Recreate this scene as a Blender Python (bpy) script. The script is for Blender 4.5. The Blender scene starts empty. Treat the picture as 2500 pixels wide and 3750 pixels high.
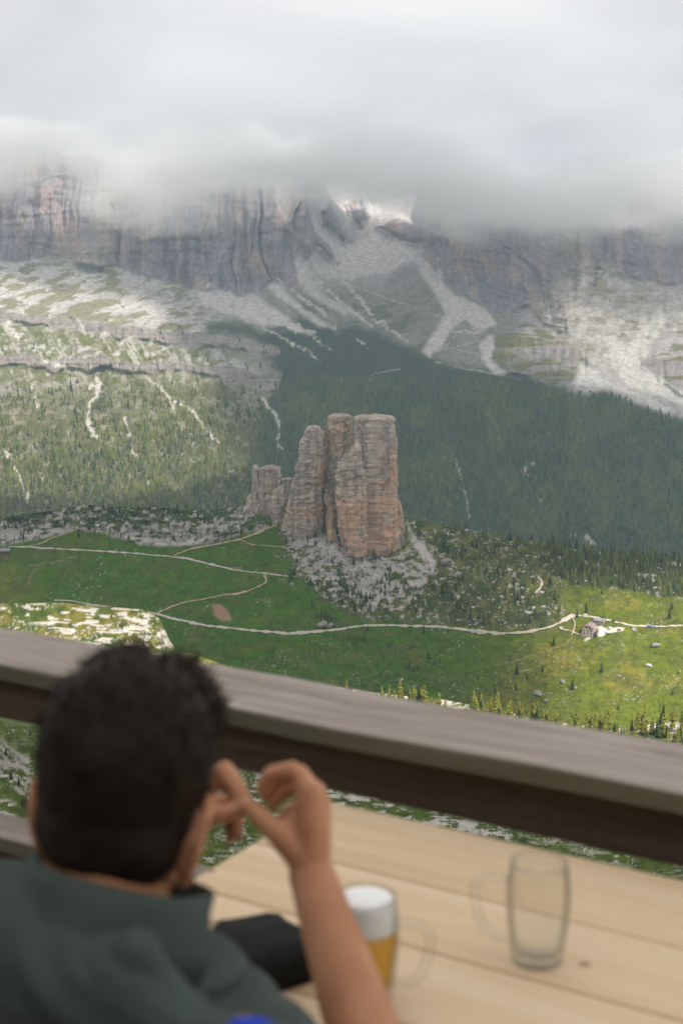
import bpy, bmesh, math, random
import numpy as np
from mathutils import Vector, Matrix, Quaternion

sc = bpy.context.scene
col = sc.collection
R = math.radians

# ------------------------------------------------------------------ camera
PITCH = R(9.7)
cam_d = bpy.data.cameras.new('camera')
cam = bpy.data.objects.new('camera', cam_d)
col.objects.link(cam)
cam.location = (0, 0, 0)
cam.rotation_euler = (R(90) - PITCH, 0, 0)
cam_d.sensor_fit = 'VERTICAL'
cam_d.sensor_height = 36
cam_d.sensor_width = 24
cam_d.lens = 50
cam_d.clip_start = 0.05
cam_d.clip_end = 40000
cam_d.dof.use_dof = True
cam_d.dof.focus_distance = 1700
cam_d.dof.aperture_fstop = 5.0
sc.camera = cam

# ------------------------------------------------------------------ sky, sun, exposure
SUN_EL, SUN_AZ = R(45), R(138)          # azimuth clockwise from straight ahead (+y)
sun_dir = Vector((math.sin(SUN_AZ) * math.cos(SUN_EL), math.cos(SUN_AZ) * math.cos(SUN_EL), math.sin(SUN_EL)))
world = bpy.data.worlds.new('World')
sc.world = world
world.use_nodes = True
wn, wl = world.node_tree.nodes, world.node_tree.links
wn.clear()
wo = wn.new('ShaderNodeOutputWorld')
bg_sky = wn.new('ShaderNodeBackground')
bg_cl = wn.new('ShaderNodeBackground')
sky = wn.new('ShaderNodeTexSky')
sky.sky_type = 'NISHITA'
sky.sun_disc = False
sky.sun_elevation = SUN_EL
sky.sun_rotation = SUN_AZ
sky.altitude = 2500
bg_sky.inputs['Strength'].default_value = 0.08
wl.new(sky.outputs[0], bg_sky.inputs[0])
tc = wn.new('ShaderNodeTexCoord')
mp = wn.new('ShaderNodeMapping')
mp.inputs['Scale'].default_value = (2.2, 2.2, 5.0)
wl.new(tc.outputs['Generated'], mp.inputs[0])
cn = wn.new('ShaderNodeTexNoise')
cn.inputs['Scale'].default_value = 1.6
cn.inputs['Detail'].default_value = 7
cn.inputs['Roughness'].default_value = 0.52
cn.inputs['Distortion'].default_value = 0.5
wl.new(mp.outputs[0], cn.inputs['Vector'])
cr = wn.new('ShaderNodeValToRGB')
cr.color_ramp.elements[0].position = 0.30
cr.color_ramp.elements[0].color = (0.465, 0.463, 0.485, 1)
cr.color_ramp.elements[1].position = 0.70
cr.color_ramp.elements[1].color = (0.705, 0.70, 0.693, 1)
wl.new(cn.outputs['Fac'], cr.inputs[0])
wl.new(cr.outputs[0], bg_cl.inputs[0])
bg_cl.inputs['Strength'].default_value = 1.16
mix = wn.new('ShaderNodeMixShader')
mix.inputs[0].default_value = 0.94        # a closed cloud cover, a little blue shows through everywhere
wl.new(bg_sky.outputs[0], mix.inputs[1])
wl.new(bg_cl.outputs[0], mix.inputs[2])
wl.new(mix.outputs[0], wo.inputs['Surface'])

sun_d = bpy.data.lights.new('sun', 'SUN')
sun_d.energy = 4.6
sun_d.angle = R(0.5)
sun_d.color = (1.0, 0.93, 0.82)
sun = bpy.data.objects.new('sun', sun_d)
col.objects.link(sun)
sun.location = (0, 0, 2000)
sun.rotation_euler = (-sun_dir).to_track_quat('-Z', 'Y').to_euler()

sc.view_settings.view_transform = 'Standard'
sc.view_settings.look = 'None'
sc.view_settings.exposure = 0.32
sc.view_settings.gamma = 1.0
sc.view_settings.use_curve_mapping = False
cy = sc.cycles
cy.max_bounces = 12
cy.diffuse_bounces = 2
cy.glossy_bounces = 3
cy.transmission_bounces = 8
cy.transparent_max_bounces = 12
cy.volume_bounces = 10
cy.use_denoising = True
cy.denoising_prefilter = 'ACCURATE'
cy.volume_step_rate = 0.5
cy.caustics_reflective = False
cy.caustics_refractive = True
cy.sample_clamp_indirect = 8
cy.use_adaptive_sampling = True
cy.adaptive_threshold = 0.01

# ------------------------------------------------------------------ helpers
rng = np.random.default_rng(7)
random.seed(7)
FD = 50 / 36 * 2352                       # focal length in the units the plan below is measured in
HAZE, LOW_CLOUD = 6.2e-5, 0.0080
CP, SP = math.cos(PITCH), math.sin(PITCH)

def P(u, v, d):
    """a point seen in direction (u, v) from the terrace, d metres away along the view"""
    xc = (np.asarray(u, float) - 784) / FD
    yc = (1176 - np.asarray(v, float)) / FD
    d = np.asarray(d, float)
    return np.stack(np.broadcast_arrays(d * xc, d * (CP + yc * SP), d * (-SP + yc * CP)), -1)

def _hash(ix, iy, iz):
    n = (ix.astype(np.int64) * 374761393 + iy.astype(np.int64) * 668265263 + iz.astype(np.int64) * 1274126177) & 0xFFFFFFFF
    n = ((n ^ (n >> 13)) * 1274126177) & 0xFFFFFFFF
    n = ((n ^ (n >> 16)) * 2246822519) & 0xFFFFFFFF
    return ((n ^ (n >> 15)) & 0xFFFF) / 65535.0

def noise(x, y, z=0.0):
    x, y, z = np.broadcast_arrays(np.asarray(x, float), np.asarray(y, float), np.asarray(z, float))
    ix, iy, iz = np.floor(x), np.floor(y), np.floor(z)
    fx, fy, fz = x - ix, y - iy, z - iz
    fx, fy, fz = [f * f * f * (f * (f * 6 - 15) + 10) for f in (fx, fy, fz)]
    flat = not np.any(fz)
    def lay(k):
        a = _hash(ix, iy, iz + k) * (1 - fx) + _hash(ix + 1, iy, iz + k) * fx
        b = _hash(ix, iy + 1, iz + k) * (1 - fx) + _hash(ix + 1, iy + 1, iz + k) * fx
        return a * (1 - fy) + b * fy
    if flat:
        return lay(0) * 2 - 1
    return (lay(0) * (1 - fz) + lay(1) * fz) * 2 - 1

def fbm(x, y, z=0.0, o=4, g=0.5, l=2.03):
    s, a, t = 0.0, 1.0, 0.0
    for i in range(o):
        s = s + a * noise(x * l ** i + 17.3 * i, y * l ** i - 9.1 * i, z * l ** i + 3.7 * i)
        t += a
        a *= g
    return s / t

def ridged(x, y, z=0.0, o=4):
    s, a, t = 0.0, 1.0, 0.0
    for i in range(o):
        s = s + a * (1 - np.abs(noise(x * 2 ** i + 5.3 * i, y * 2 ** i + 11.7 * i, z * 2 ** i)))
        t += a
        a *= 0.5
    return s / t

def sstep(a, b, x):
    t = np.clip((x - a) / (b - a), 0, 1)
    return t * t * (3 - 2 * t)

def seg_dist(U, V, pts):
    d = np.full(U.shape, 1e9)
    for (x0, y0), (x1, y1) in zip(pts[:-1], pts[1:]):
        dx, dy = x1 - x0, y1 - y0
        t = np.clip(((U - x0) * dx + (V - y0) * dy) / (dx * dx + dy * dy + 1e-9), 0, 1)
        d = np.minimum(d, np.hypot(U - x0 - t * dx, V - y0 - t * dy))
    return d

def poly(U, V, pts, soft=4.0):
    """soft mask of a polygon"""
    pts = list(pts)
    xs, ys = [p[0] for p in pts], [p[1] for p in pts]
    m = (U > min(xs) - 3 * soft) & (U < max(xs) + 3 * soft) & (V > min(ys) - 3 * soft) & (V < max(ys) + 3 * soft)
    out = np.zeros(U.shape)
    if not m.any():
        return out
    u, v = U[m], V[m]
    ins = np.zeros(u.shape, bool)
    for (x0, y0), (x1, y1) in zip(pts, pts[1:] + pts[:1]):
        if y0 == y1:
            continue
        c = ((y0 > v) != (y1 > v)) & (u < (x1 - x0) * (v - y0) / (y1 - y0) + x0)
        ins ^= c
    d = seg_dist(u, v, pts + pts[:1])
    sd = np.where(ins, d, -d)
    out[m] = sstep(-soft, soft, sd)
    return out

def lerp(a, b, t):
    return a + (np.asarray(b) - a) * t[..., None]

def mesh_np(name, verts, faces_flat, nper, colors=None, smooth=False):
    """a mesh from arrays; colors is one RGB per vertex"""
    me = bpy.data.meshes.new(name)
    nv, nf = len(verts), len(faces_flat) // nper
    me.vertices.add(nv)
    me.vertices.foreach_set('co', np.asarray(verts, np.float32).ravel())
    me.loops.add(nf * nper)
    me.loops.foreach_set('vertex_index', np.asarray(faces_flat, np.int32))
    me.polygons.add(nf)
    me.polygons.foreach_set('loop_start', np.arange(0, nf * nper, nper, dtype=np.int32))
    me.update(calc_edges=True)
    if colors is not None:
        at = me.color_attributes.new('albedo', 'FLOAT_COLOR', 'POINT')
        c4 = np.ones((nv, 4), np.float32)
        c4[:, :3] = colors
        at.data.foreach_set('color', c4.ravel())
    if smooth:
        me.polygons.foreach_set('use_smooth', np.ones(nf, bool))
    return me

def link(name, me, mat=None, parent=None, **props):
    o = bpy.data.objects.new(name, me)
    col.objects.link(o)
    if mat is not None and me is not None and not me.materials:
        me.materials.append(mat)
    if parent is not None:
        o.parent = parent
    for k, w in props.items():
        o[k] = w
    return o

def thing(name, label, cat, loc=(0, 0, 0), group=None):
    o = bpy.data.objects.new(name, None)
    col.objects.link(o)
    o.location = loc
    o.empty_display_size = 0.1
    o['label'] = label
    o['category'] = cat
    if group:
        o['group'] = group
    return o

def copy_tree(o, parent=None):
    c = o.copy()
    col.objects.link(c)
    c.parent = parent
    for ch in o.children:
        copy_tree(ch, c)
    return c

def nodes_mat(name):
    m = bpy.data.materials.new(name)
    m.use_nodes = True
    nt = m.node_tree
    return m, nt.nodes, nt.links, nt.nodes['Principled BSDF']

def attr_mat(name, scale=0.05, amt=0.35, rough=0.95, bump=0.0, spec=0.1):
    """vertex albedo with a fine natural mottling"""
    m, n, l, b = nodes_mat(name)
    a = n.new('ShaderNodeAttribute')
    a.attribute_name = 'albedo'
    t = n.new('ShaderNodeTexNoise')
    t.inputs['Scale'].default_value = scale
    t.inputs['Detail'].default_value = 5
    t.inputs['Roughness'].default_value = 0.65
    g = n.new('ShaderNodeNewGeometry')
    l.new(g.outputs['Position'], t.inputs['Vector'])
    r = n.new('ShaderNodeMapRange')
    r.inputs['From Min'].default_value = 0.3
    r.inputs['From Max'].default_value = 0.7
    r.inputs['To Min'].default_value = 1 - amt
    r.inputs['To Max'].default_value = 1 + amt
    l.new(t.outputs['Fac'], r.inputs['Value'])
    mx = n.new('ShaderNodeVectorMath')
    mx.operation = 'SCALE'
    l.new(a.outputs['Color'], mx.inputs[0])
    l.new(r.outputs['Result'], mx.inputs['Scale'])
    l.new(mx.outputs[0], b.inputs['Base Color'])
    b.inputs['Roughness'].default_value = rough
    b.inputs['Specular IOR Level'].default_value = spec
    if bump:
        bp = n.new('ShaderNodeBump')
        bp.inputs['Strength'].default_value = bump
        bp.inputs['Distance'].default_value = 1 / scale * 0.3
        l.new(t.outputs['Fac'], bp.inputs['Height'])
        l.new(bp.outputs[0], b.inputs['Normal'])
    return m

def flat_mat(name, rgb, rough=0.8, spec=0.3, metal=0.0, nscale=0, namt=0.15, bump=0.0):
    m, n, l, b = nodes_mat(name)
    b.inputs['Base Color'].default_value = (*rgb, 1)
    b.inputs['Roughness'].default_value = rough
    b.inputs['Specular IOR Level'].default_value = spec
    b.inputs['Metallic'].default_value = metal
    if nscale:
        t = n.new('ShaderNodeTexNoise')
        t.inputs['Scale'].default_value = nscale
        t.inputs['Detail'].default_value = 4
        tcn = n.new('ShaderNodeTexCoord')
        l.new(tcn.outputs['Object'], t.inputs['Vector'])
        c = n.new('ShaderNodeValToRGB')
        c.color_ramp.elements[0].position = 0.3
        c.color_ramp.elements[1].position = 0.7
        c.color_ramp.elements[0].color = (*[x * (1 - namt) for x in rgb], 1)
        c.color_ramp.elements[1].color = (*[min(1, x * (1 + namt)) for x in rgb], 1)
        l.new(t.outputs['Fac'], c.inputs[0])
        l.new(c.outputs[0], b.inputs['Base Color'])
        if bump:
            bp = n.new('ShaderNodeBump')
            bp.inputs['Strength'].default_value = bump
            bp.inputs['Distance'].default_value = 0.002
            l.new(t.outputs['Fac'], bp.inputs['Height'])
            l.new(bp.outputs[0], b.inputs['Normal'])
    return m
# ------------------------------------------------------------------ terrain
def columns(cols_):
    us = np.array([c[0] for c in cols_], float)
    def f(U, V):
        U, V = np.broadcast_arrays(np.asarray(U, float), np.asarray(V, float))
        prof = np.stack([np.interp(V, [p[0] for p in c[1]], [p[1] for p in c[1]]) for c in cols_], 0)
        k = np.clip(np.searchsorted(us, U) - 1, 0, len(us) - 2)
        t = np.clip((U - us[k]) / (us[k + 1] - us[k]), 0, 1)
        t = t * t * (3 - 2 * t)
        a = np.take_along_axis(prof, k[None], 0)[0]
        b = np.take_along_axis(prof, (k + 1)[None], 0)[0]
        return a + (b - a) * t
    return f

# ---- the far massif: cliffs, scree, ledges and the wooded valley side
dA0 = columns([
    (-320, [(380, 5000), (590, 4850), (715, 4380), (733, 4330), (820, 4120), (870, 4060), (1000, 3760), (1200, 3350), (1345, 3120)]),
    (0, [(380, 4960), (600, 4800), (717, 4330), (736, 4290), (818, 4090), (868, 4030), (1000, 3750), (1200, 3350), (1345, 3130)]),
    (230, [(380, 4960), (615, 4800), (750, 4340), (770, 4310), (820, 4180), (860, 4130), (1000, 3780), (1200, 3370), (1345, 3150)]),
    (430, [(380, 5000), (660, 4840), (765, 4420), (785, 4390), (835, 4260), (860, 4230), (1000, 3850), (1200, 3400), (1345, 3170)]),
    (600, [(380, 5020), (650, 4870), (780, 4520), (850, 4330), (895, 4270), (1000, 3950), (1200, 3450), (1345, 3200)]),
    (670, [(380, 5200), (560, 5000), (680, 4820), (780, 4560), (870, 4380), (1000, 4000), (1200, 3470), (1345, 3220)]),
    (820, [(380, 5900), (470, 5650), (600, 5250), (700, 4930), (780, 4680), (870, 4400), (1000, 4020), (1200, 3480), (1345, 3230)]),
    (960, [(380, 5700), (540, 5350), (650, 5050), (780, 4660), (870, 4390), (1000, 4020), (1200, 3480), (1345, 3230)]),
    (1020, [(380, 5250), (540, 5080), (650, 4960), (720, 4800), (790, 4600), (870, 4380), (1000, 4020), (1200, 3480), (1345, 3230)]),
    (1180, [(380, 5050), (540, 4930), (690, 4800), (770, 4560), (850, 4390), (900, 4270), (1000, 3990), (1200, 3480), (1345, 3230)]),
    (1320, [(380, 5050), (540, 4940), (640, 4800), (740, 4560), (850, 4380), (900, 4270), (1000, 3980), (1200, 3470), (1345, 3230)]),
    (1440, [(380, 5200), (540, 5080), (640, 4880), (740, 4640), (850, 4390), (930, 4180), (1000, 3970), (1200, 3460), (1345, 3220)]),
    (1568, [(380, 5250), (540, 5100), (640, 4900), (740, 4600), (850, 4360), (930, 4160), (1000, 3960), (1200, 3460), (1345, 3220)]),
    (1900, [(380, 5250), (540, 5100), (640, 4900), (740, 4600), (850, 4360), (930, 4160), (1000, 3960), (1200, 3460), (1345, 3220)]),
])
CLIFF_L = [(-400, 300), (640, 300), (626, 452), (648, 492), (662, 541), (676, 591), (686, 668), (655, 655), (620, 646), (590, 668), (555, 684), (500, 661), (468, 668), (435, 663), (400, 652), (350, 640),
           (300, 628), (262, 606), (220, 612), (178, 604), (160, 590), (120, 581), (65, 596), (0, 601), (-400, 606)]
CLIFF_R = [(966, 588), (985, 560), (1004, 541), (1030, 528), (1064, 514), (1100, 300), (1950, 300), (1950, 640), (1568, 655), (1500, 645), (1440, 630), (1395, 606), (1370, 640), (1340, 720), (1300, 765), (1250, 745),
           (1215, 700), (1180, 712), (1135, 722), (1120, 705), (1076, 676), (1030, 640), (1012, 610), (990, 628), (975, 615)]
PINN = [[(668, 512), (684, 470), (697, 458), (716, 490), (728, 535), (752, 560), (774, 598), (757, 590), (726, 566), (706, 584), (690, 566)],
        [(735, 482), (754, 462), (772, 492), (782, 520), (804, 548), (788, 556), (764, 528), (744, 512)],
        [(798, 470), (836, 458), (846, 496), (830, 518), (812, 506)],
        [(868, 520), (905, 502), (962, 516), (1004, 541), (990, 560), (936, 556), (893, 536)]]
DOME = [(1128, 820), (1140, 775), (1206, 738), (1262, 764), (1335, 800), (1370, 845), (1330, 866), (1310, 890), (1240, 872), (1165, 856)]
DOME_R = [(1468, 845), (1500, 790), (1540, 760), (1600, 745), (1950, 740), (1950, 920), (1568, 908), (1500, 865)]
BANDS = [([(-330, 716), (0, 722), (60, 732), (140, 742), (230, 752), (262, 762), (300, 757), (360, 764), (455, 782)], 10),
         ([(320, 768), (350, 772), (400, 784), (455, 792)], 8),
         ([(-330, 826), (0, 828), (60, 822), (120, 836), (200, 836), (240, 826)], 13),
         ([(235, 830), (330, 846), (400, 842), (460, 850), (525, 852)], 11),
         ([(470, 780), (540, 790), (600, 800), (630, 806)], 11),
         ([(530, 862), (560, 870), (600, 880), (628, 872)], 22)]

def warp(U, V, a=6.0, s=40.0, k=0.0):
    return U + a * fbm(U / s + k, V / s, 1.7, 4), V + a * fbm(U / s - k, V / s, 8.3, 4)

def rockA(U, V):
    u, v = warp(U, V, 9, 34)
    m = np.maximum(poly(u, v, CLIFF_L, 4), poly(u, v, CLIFF_R, 5))
    for p in PINN:
        m = np.maximum(m, poly(u, v, p, 3))
    return m

def bandA(U, V):
    u, v = warp(U, V, 10, 30, 4)
    m = np.zeros(U.shape)
    for pts, w in BANDS:
        m = np.maximum(m, sstep(w + 2.5, w - 2.5, seg_dist(u, v, pts) * (1 + 0.35 * noise(u / 25, v / 25, 3))))
    m = np.maximum(m, 0.9 * poly(u, v, DOME, 5) * sstep(770, 785, v + 0.06 * (u - 1200)))
    m = np.maximum(m, 0.9 * poly(u, v, DOME_R, 5) * sstep(815, 828, v))
    return m

def depthA(U, V):
    U, V = np.broadcast_arrays(np.asarray(U, float), np.asarray(V, float))
    d = dA0(U, V)
    rock, band = rockA(U, V), bandA(U, V)
    wu = U + 14 * fbm(U / 90, V / 60, 4.4, 3)
    flute = ridged(wu / 62, V / 420, 0.5, 4)
    flute2 = fbm(wu / 15, V / 130, 7.5, 4)
    strata = fbm(U / 110, (V + 16 * fbm(U / 70, V / 60, 7, 3)) / 10, 2.2, 4)
    chim = np.zeros(U.shape)
    for pts, w, a in [([(537, 440), (536, 560), (541, 690)], 4, 34), ([(592, 440), (600, 560), (622, 650)], 6, 40), ([(478, 470), (470, 560), (480, 660)], 3, 18), ([(262, 470), (268, 560), (276, 620)], 7, 30),
                      ([(420, 470), (416, 580), (440, 660)], 3, 16), ([(1150, 556), (1200, 596), (1246, 640), (1284, 668)], 5, 14)]:
        chim = np.maximum(chim, a * sstep(w, 0, seg_dist(wu, V, pts)))
    but = 90 * sstep(60, 0, seg_dist(U, V, [(232, 400), (240, 520), (215, 620)])) + 60 * sstep(40, 0, seg_dist(U, V, [(1330, 560), (1330, 640), (1300, 720)]))
    rt = sstep(960, 1080, U)
    dip = V - 0.22 * (U - 1100) + 30 * fbm(U / 130, V / 90, 4, 3)
    str2 = fbm(U / 90, dip / 9, 6.6, 5, 0.6)
    d = d - rock * rt * 95 * (ridged((U - 0.75 * (V - 540)) / 95, V / 420, 9.7, 4) - 0.64)
    d = d - rock * ((150 - 60 * rt) * (flute - 0.68) + 38 * flute2 + (13 + 2 * rt) * np.where(rt > 0.5, str2, strata) - chim + but)
    for p in PINN:
        d = d - 120 * poly(U, V, p, 14)
    d = d - band * (14 + 22 * fbm(U / 9, V / 45, 5.1, 3) + 9 * fbm(U / 120, V / 6, 2.9, 2))
    soft = 1 - np.clip(rock + band, 0, 1)
    slope = sstep(560, 700, V)
    d = d + soft * slope * (34 * fbm((U + 0.4 * V) / 120, V / 150, 6.1, 4) + 12 * ridged((U + 0.5 * (V - 700)) / 34, V / 170, 3.1, 3))
    rbm = poly(*warp(U, V, 9, 34), [(1215, 690), (1290, 620), (1390, 590), (1450, 630), (1568, 680), (1950, 690), (1950, 780), (1568, 760), (1500, 790), (1470, 840), (1420, 860), (1360, 850), (1330, 800), (1262, 764)], 14)
    d = d - rbm * (46 * (ridged((U + 0.35 * V) / 46, (V - 0.2 * U) / 70, 3.3, 5) - 0.62) + 13 * fbm(U / 40, V / 6.5, 4.1, 4, 0.6))
    big = soft * poly(*warp(U, V, 12, 40), [(700, 560), (1000, 600), (1100, 720), (1000, 820), (860, 760), (700, 690), (640, 640)], 30)
    d = d - big * (70 * (ridged((U - 0.55 * V) / 70, (V + 0.3 * U) / 240, 8.8, 4) - 0.62))
    lime = soft * sstep(585, 640, V) * sstep(800, 700, V) * sstep(470, 330, U)
    d = d - lime * (26 * ridged((U - 0.9 * V) / 36, (V + 0.2 * U) / 22, 1.1, 4))
    return d

def paintA(U, V):
    u, v = warp(U, V, 8, 30)
    u2, v2 = warp(U, V, 5, 14, 9)
    n1, n2 = fbm(U / 70, V / 70, 1, 5), fbm(U / 14, V / 14, 2, 4)
    rock, band = rockA(U, V), bandA(U, V)
    base = np.zeros(U.shape + (3,))
    scree = np.array([0.44, 0.405, 0.40])
    base[:] = scree
    base *= (1 + 0.16 * n2 + 0.12 * fbm((U + 0.7 * V) / 7, V / 60, 3, 3))[..., None]
    alp = np.array([0.115, 0.125, 0.075])        # thin alpine turf
    grs = np.array([0.125, 0.135, 0.035])
    pine = np.array([0.028, 0.045, 0.03])
    lime = np.array([0.60, 0.58, 0.54])
    mid_ = sstep(610, 690, v) * sstep(430, 520, u) * sstep(1240, 1150, u)
    base = lerp(base, np.array([0.225, 0.22, 0.185]) * (1 + 0.3 * fbm((U - 0.9 * V) / 10, (V + 0.3 * U) / 60, 14, 4))[..., None], 0.85 * mid_)
    # thin turf over the scree, in streaks running down the slope to the right
    st = fbm((U - 0.8 * (V - 600)) / 60, (V + 0.25 * U) / 16, 11, 4)
    turf = sstep(-0.02, 0.25, st + 0.25 * n1) * sstep(650, 700, V - 0.05 * (U - 600)) * sstep(560, 640, U) * sstep(1010, 900, U - (V - 700) * 0.4)
    base = lerp(base, alp, 0.85 * turf)
    # left slope: bright limestone with turf streaks
    left = sstep(585, 612, V) * sstep(500, 420, u - 0.55 * (v - 640))
    lm = sstep(-0.25, 0.15, 0.9 * fbm((U - 0.9 * V) / 26, (V + 0.35 * U) / 9, 2, 6, 0.62) + 0.2 * n1 + 0.3 * sstep(680, 610, V))
    fine = (1 + 0.34 * fbm(U / 5, V / 3.5, 16, 4, 0.65))[..., None]
    base = lerp(base, lime * 0.92 * fine, 0.85 * left * (0.22 + 0.78 * lm))
    tl = sstep(0.05, 0.2, fbm((U - 0.8 * (V - 600)) / 45, (V + 0.25 * U) / 11, 12, 6, 0.62) + 0.12 * n2 + 0.2 * sstep(640, 720, V) - 0.02) * left
    base = lerp(base, np.array([0.20, 0.185, 0.085]), 0.8 * tl)
    # green ledges below the first band
    led = sstep(735, 750, v - 0.07 * u) * sstep(560, 500, u) * sstep(930, 840, v - 0.1 * u)
    base = lerp(base, grs, 0.82 * led * sstep(-0.35, 0.05, n2 + 0.5 * n1))
    gl = sstep(0.30, 0.42, ridged((U - 0.55 * (V - 740)) / 24, V / 300, 5, 2) * 0.5 + 0.22 * n2 - 0.06) * led
    base = lerp(base, lime * 0.9, 0.8 * gl)
    # dwarf pine on the lower scree
    shr = poly(u, v, [(470, 742), (560, 745), (592, 760), (650, 752), (690, 728), (722, 738), (780, 752), (860, 756), (920, 790), (985, 822), (1030, 838), (1120, 848), (1200, 858), (1300, 890), (1300, 1000), (560, 1000), (640, 900), (620, 800), (560, 775), (480, 765)], 16)
    stones = sstep(0.28, 0.42, fbm((U - 0.7 * V) / 9, V / 8, 21, 3) + 0.3 * n1 - 0.0018 * np.maximum(0, V - 760))
    shr = shr * (1 - 0.75 * stones * sstep(800, 740, V - 0.12 * (U - 700)))
    base = lerp(base, pine, 0.93 * shr)
    # forest floor
    fl = poly(u, v, FOREST_L, 50)
    base = lerp(base, np.array([0.105, 0.100, 0.036]) * (1 + 0.4 * n2)[..., None], 0.9 * fl)
    patch = sstep(0.12, 0.3, fbm(U / 16, V / 12, 31, 6, 0.62) + 0.0006 * (1060 - V)) * fl
    base = lerp(base, np.array([0.34, 0.31, 0.25]), 0.5 * patch)
    fr = poly(u, v, FOREST_R, 10)
    base = lerp(base, np.array([0.055, 0.078, 0.034]), 0.97 * fr)
    # rock faces
    ro = np.array([0.295, 0.262, 0.295]) * (1 + 0.30 * fbm(u / 24, v / 50, 41, 6, 0.6) + 0.07 * fbm(u / 70, (v - 0.12 * u) / 6, 43, 4) + 0.16 * fbm(u / 6, v / 20, 45, 4, 0.6))[..., None]
    och = sstep(0.12, 0.42, fbm(U / 24, V / 75, 51, 4) + 0.12 * sstep(540, 640, V))
    ro = lerp(ro, np.array([0.47, 0.35, 0.29]), 0.6 * och)
    tan = np.clip(sstep(46, 10, seg_dist(u, v, [(232, 440), (240, 520), (225, 610)])) + sstep(60, 15, seg_dist(u, v, [(1320, 560), (1320, 640), (1290, 720)])), 0, 1)
    ro = lerp(ro, np.array([0.44, 0.39, 0.33]) * (1 + 0.2 * n2)[..., None], 0.6 * tan)
    base = lerp(base, ro, rock)
    bo = np.array([0.30, 0.265, 0.25]) * (1 + 0.25 * fbm(U / 6, V / 30, 61, 3) + 0.22 * fbm(U / 140, V / 4.2, 63, 3))[..., None]
    base = lerp(base, bo, 0.92 * band)
    dome = np.maximum(poly(u, v, DOME, 5), poly(u, v, DOME_R, 5))
    dg = dome * np.clip(sstep(0.1, 0.3, fbm(U / 60, V / 11, 71, 3) + 0.35 * sstep(800, 745, V)), 0, 1)
    base = lerp(base, np.array([0.17, 0.165, 0.06]), 0.85 * dg)
    # right: pale rubble, funnels and towers below the cliffs
    rb = poly(u, v, [(1215, 702), (1300, 640), (1390, 600), (1450, 640), (1568, 690), (1950, 700), (1950, 760), (1568, 750), (1500, 790), (1470, 840), (1420, 860), (1360, 845), (1330, 800), (1262, 764)], 7)
    rr = lime * (0.80 + 0.3 * fbm(U / 10, V / 6, 81, 4))[..., None]
    base = lerp(base, rr, 0.75 * rb)
    pil = sstep(-0.05, 0.2, fbm(U / 34, V / 9, 82, 5, 0.6) + 0.3 * fbm(U / 7, V / 60, 86, 3)) * rb * sstep(860, 760, V + 0.1 * (1400 - U))
    base = lerp(base, np.array([0.36, 0.315, 0.265]) * (1 + 0.3 * fbm(U / 90, V / 4, 89, 3) + 0.2 * n2)[..., None], 0.8 * pil)
    rg = rb * sstep(0.12, 0.35, fbm(U / 30, V / 18, 83, 4))
    base = lerp(base, np.array([0.22, 0.2, 0.11]), 0.6 * rg)
    for pts in [[(1330, 836), (1352, 842), (1400, 882), (1432, 892), (1470, 902), (1540, 938), (1528, 952), (1486, 930), (1446, 908), (1400, 888), (1312, 884)],
                [(1398, 800), (1470, 838), (1510, 862), (1568, 900), (1620, 930), (1620, 950), (1560, 930), (1500, 902), (1446, 892), (1402, 842)],
                [(1384, 770), (1440, 790), (1490, 738), (1520, 700), (1528, 728), (1478, 828), (1440, 840), (1400, 800)],
                [(1100, 787), (1118, 772), (1136, 770), (1134, 800), (1126, 828), (1166, 856), (1138, 860), (1106, 828)]]:
        base = lerp(base, lime * (1 + 0.1 * n2)[..., None], 0.9 * poly(u2, v2, pts, 5))
    ch = poly(u2, v2, [(958, 588), (985, 606), (1008, 640), (1042, 676), (1112, 706), (1140, 744), (1104, 762), (1066, 734), (1034, 758), (1012, 800), (984, 822), (968, 806), (1008, 746), (1022, 716), (990, 664), (960, 626)], 5)
    base = lerp(base, np.array([0.64, 0.59, 0.57]), 0.85 * ch)
    rib = poly(u, v, [(880, 650), (930, 608), (958, 612), (990, 664), (1018, 716), (1000, 745), (950, 700), (900, 690)], 8)
    base = lerp(base, np.array([0.24, 0.23, 0.20]) * (1 + 0.4 * fbm((U + V) / 9, (V - U) / 50, 91, 3))[..., None], 0.7 * rib)
    fan = np.array([0.64, 0.595, 0.575]) * (1 + 0.14 * n2)[..., None]
    for pts in [[(452, 672), (470, 655), (500, 660), (548, 682), (604, 720), (640, 748), (606, 748), (560, 736), (520, 722), (486, 712), (462, 700)],
                [(556, 664), (580, 672), (620, 702), (668, 734), (722, 766), (690, 758), (640, 738), (590, 712), (560, 690)],
                [(612, 652), (640, 655), (676, 690), (716, 726), (760, 752), (728, 744), (684, 716), (640, 684)],
                [(672, 592), (690, 586), (716, 640), (756, 680), (820, 722), (790, 722), (740, 696), (700, 664), (676, 628)],
                [(700, 600), (760, 600), (850, 560), (960, 560), (985, 606), (940, 600), (880, 626), (800, 640), (740, 640)],
                [(700, 470), (780, 560), (830, 560), (870, 510), (850, 468), (900, 470), (1000, 548), (960, 590), (860, 580), (760, 610), (700, 590)]]:
        base = lerp(base, fan, 0.8 * poly(*warp(U, V, 9, 26, 6), pts, 7) * (1 - np.clip(rock, 0, 1)))
    # rubble chutes, gullies and zigzag tracks
    wm = 0.35 + 0.95 * sstep(-0.3, 0.35, fbm(U / 8, V / 10, 88, 4))
    gap = sstep(-0.42, -0.1, fbm(U / 6, V / 7, 87, 3))
    lw = lambda pts, w, c, a=0.9, k=8: lerp(base, np.array(c), a * (gap if w < 4 else 1) * sstep(w * wm + 1.4, np.maximum(0, w * wm - 1.4), seg_dist(*warp(U, V, k, 16, 2), pts)))
    L_ = (0.58, 0.55, 0.50)
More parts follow.
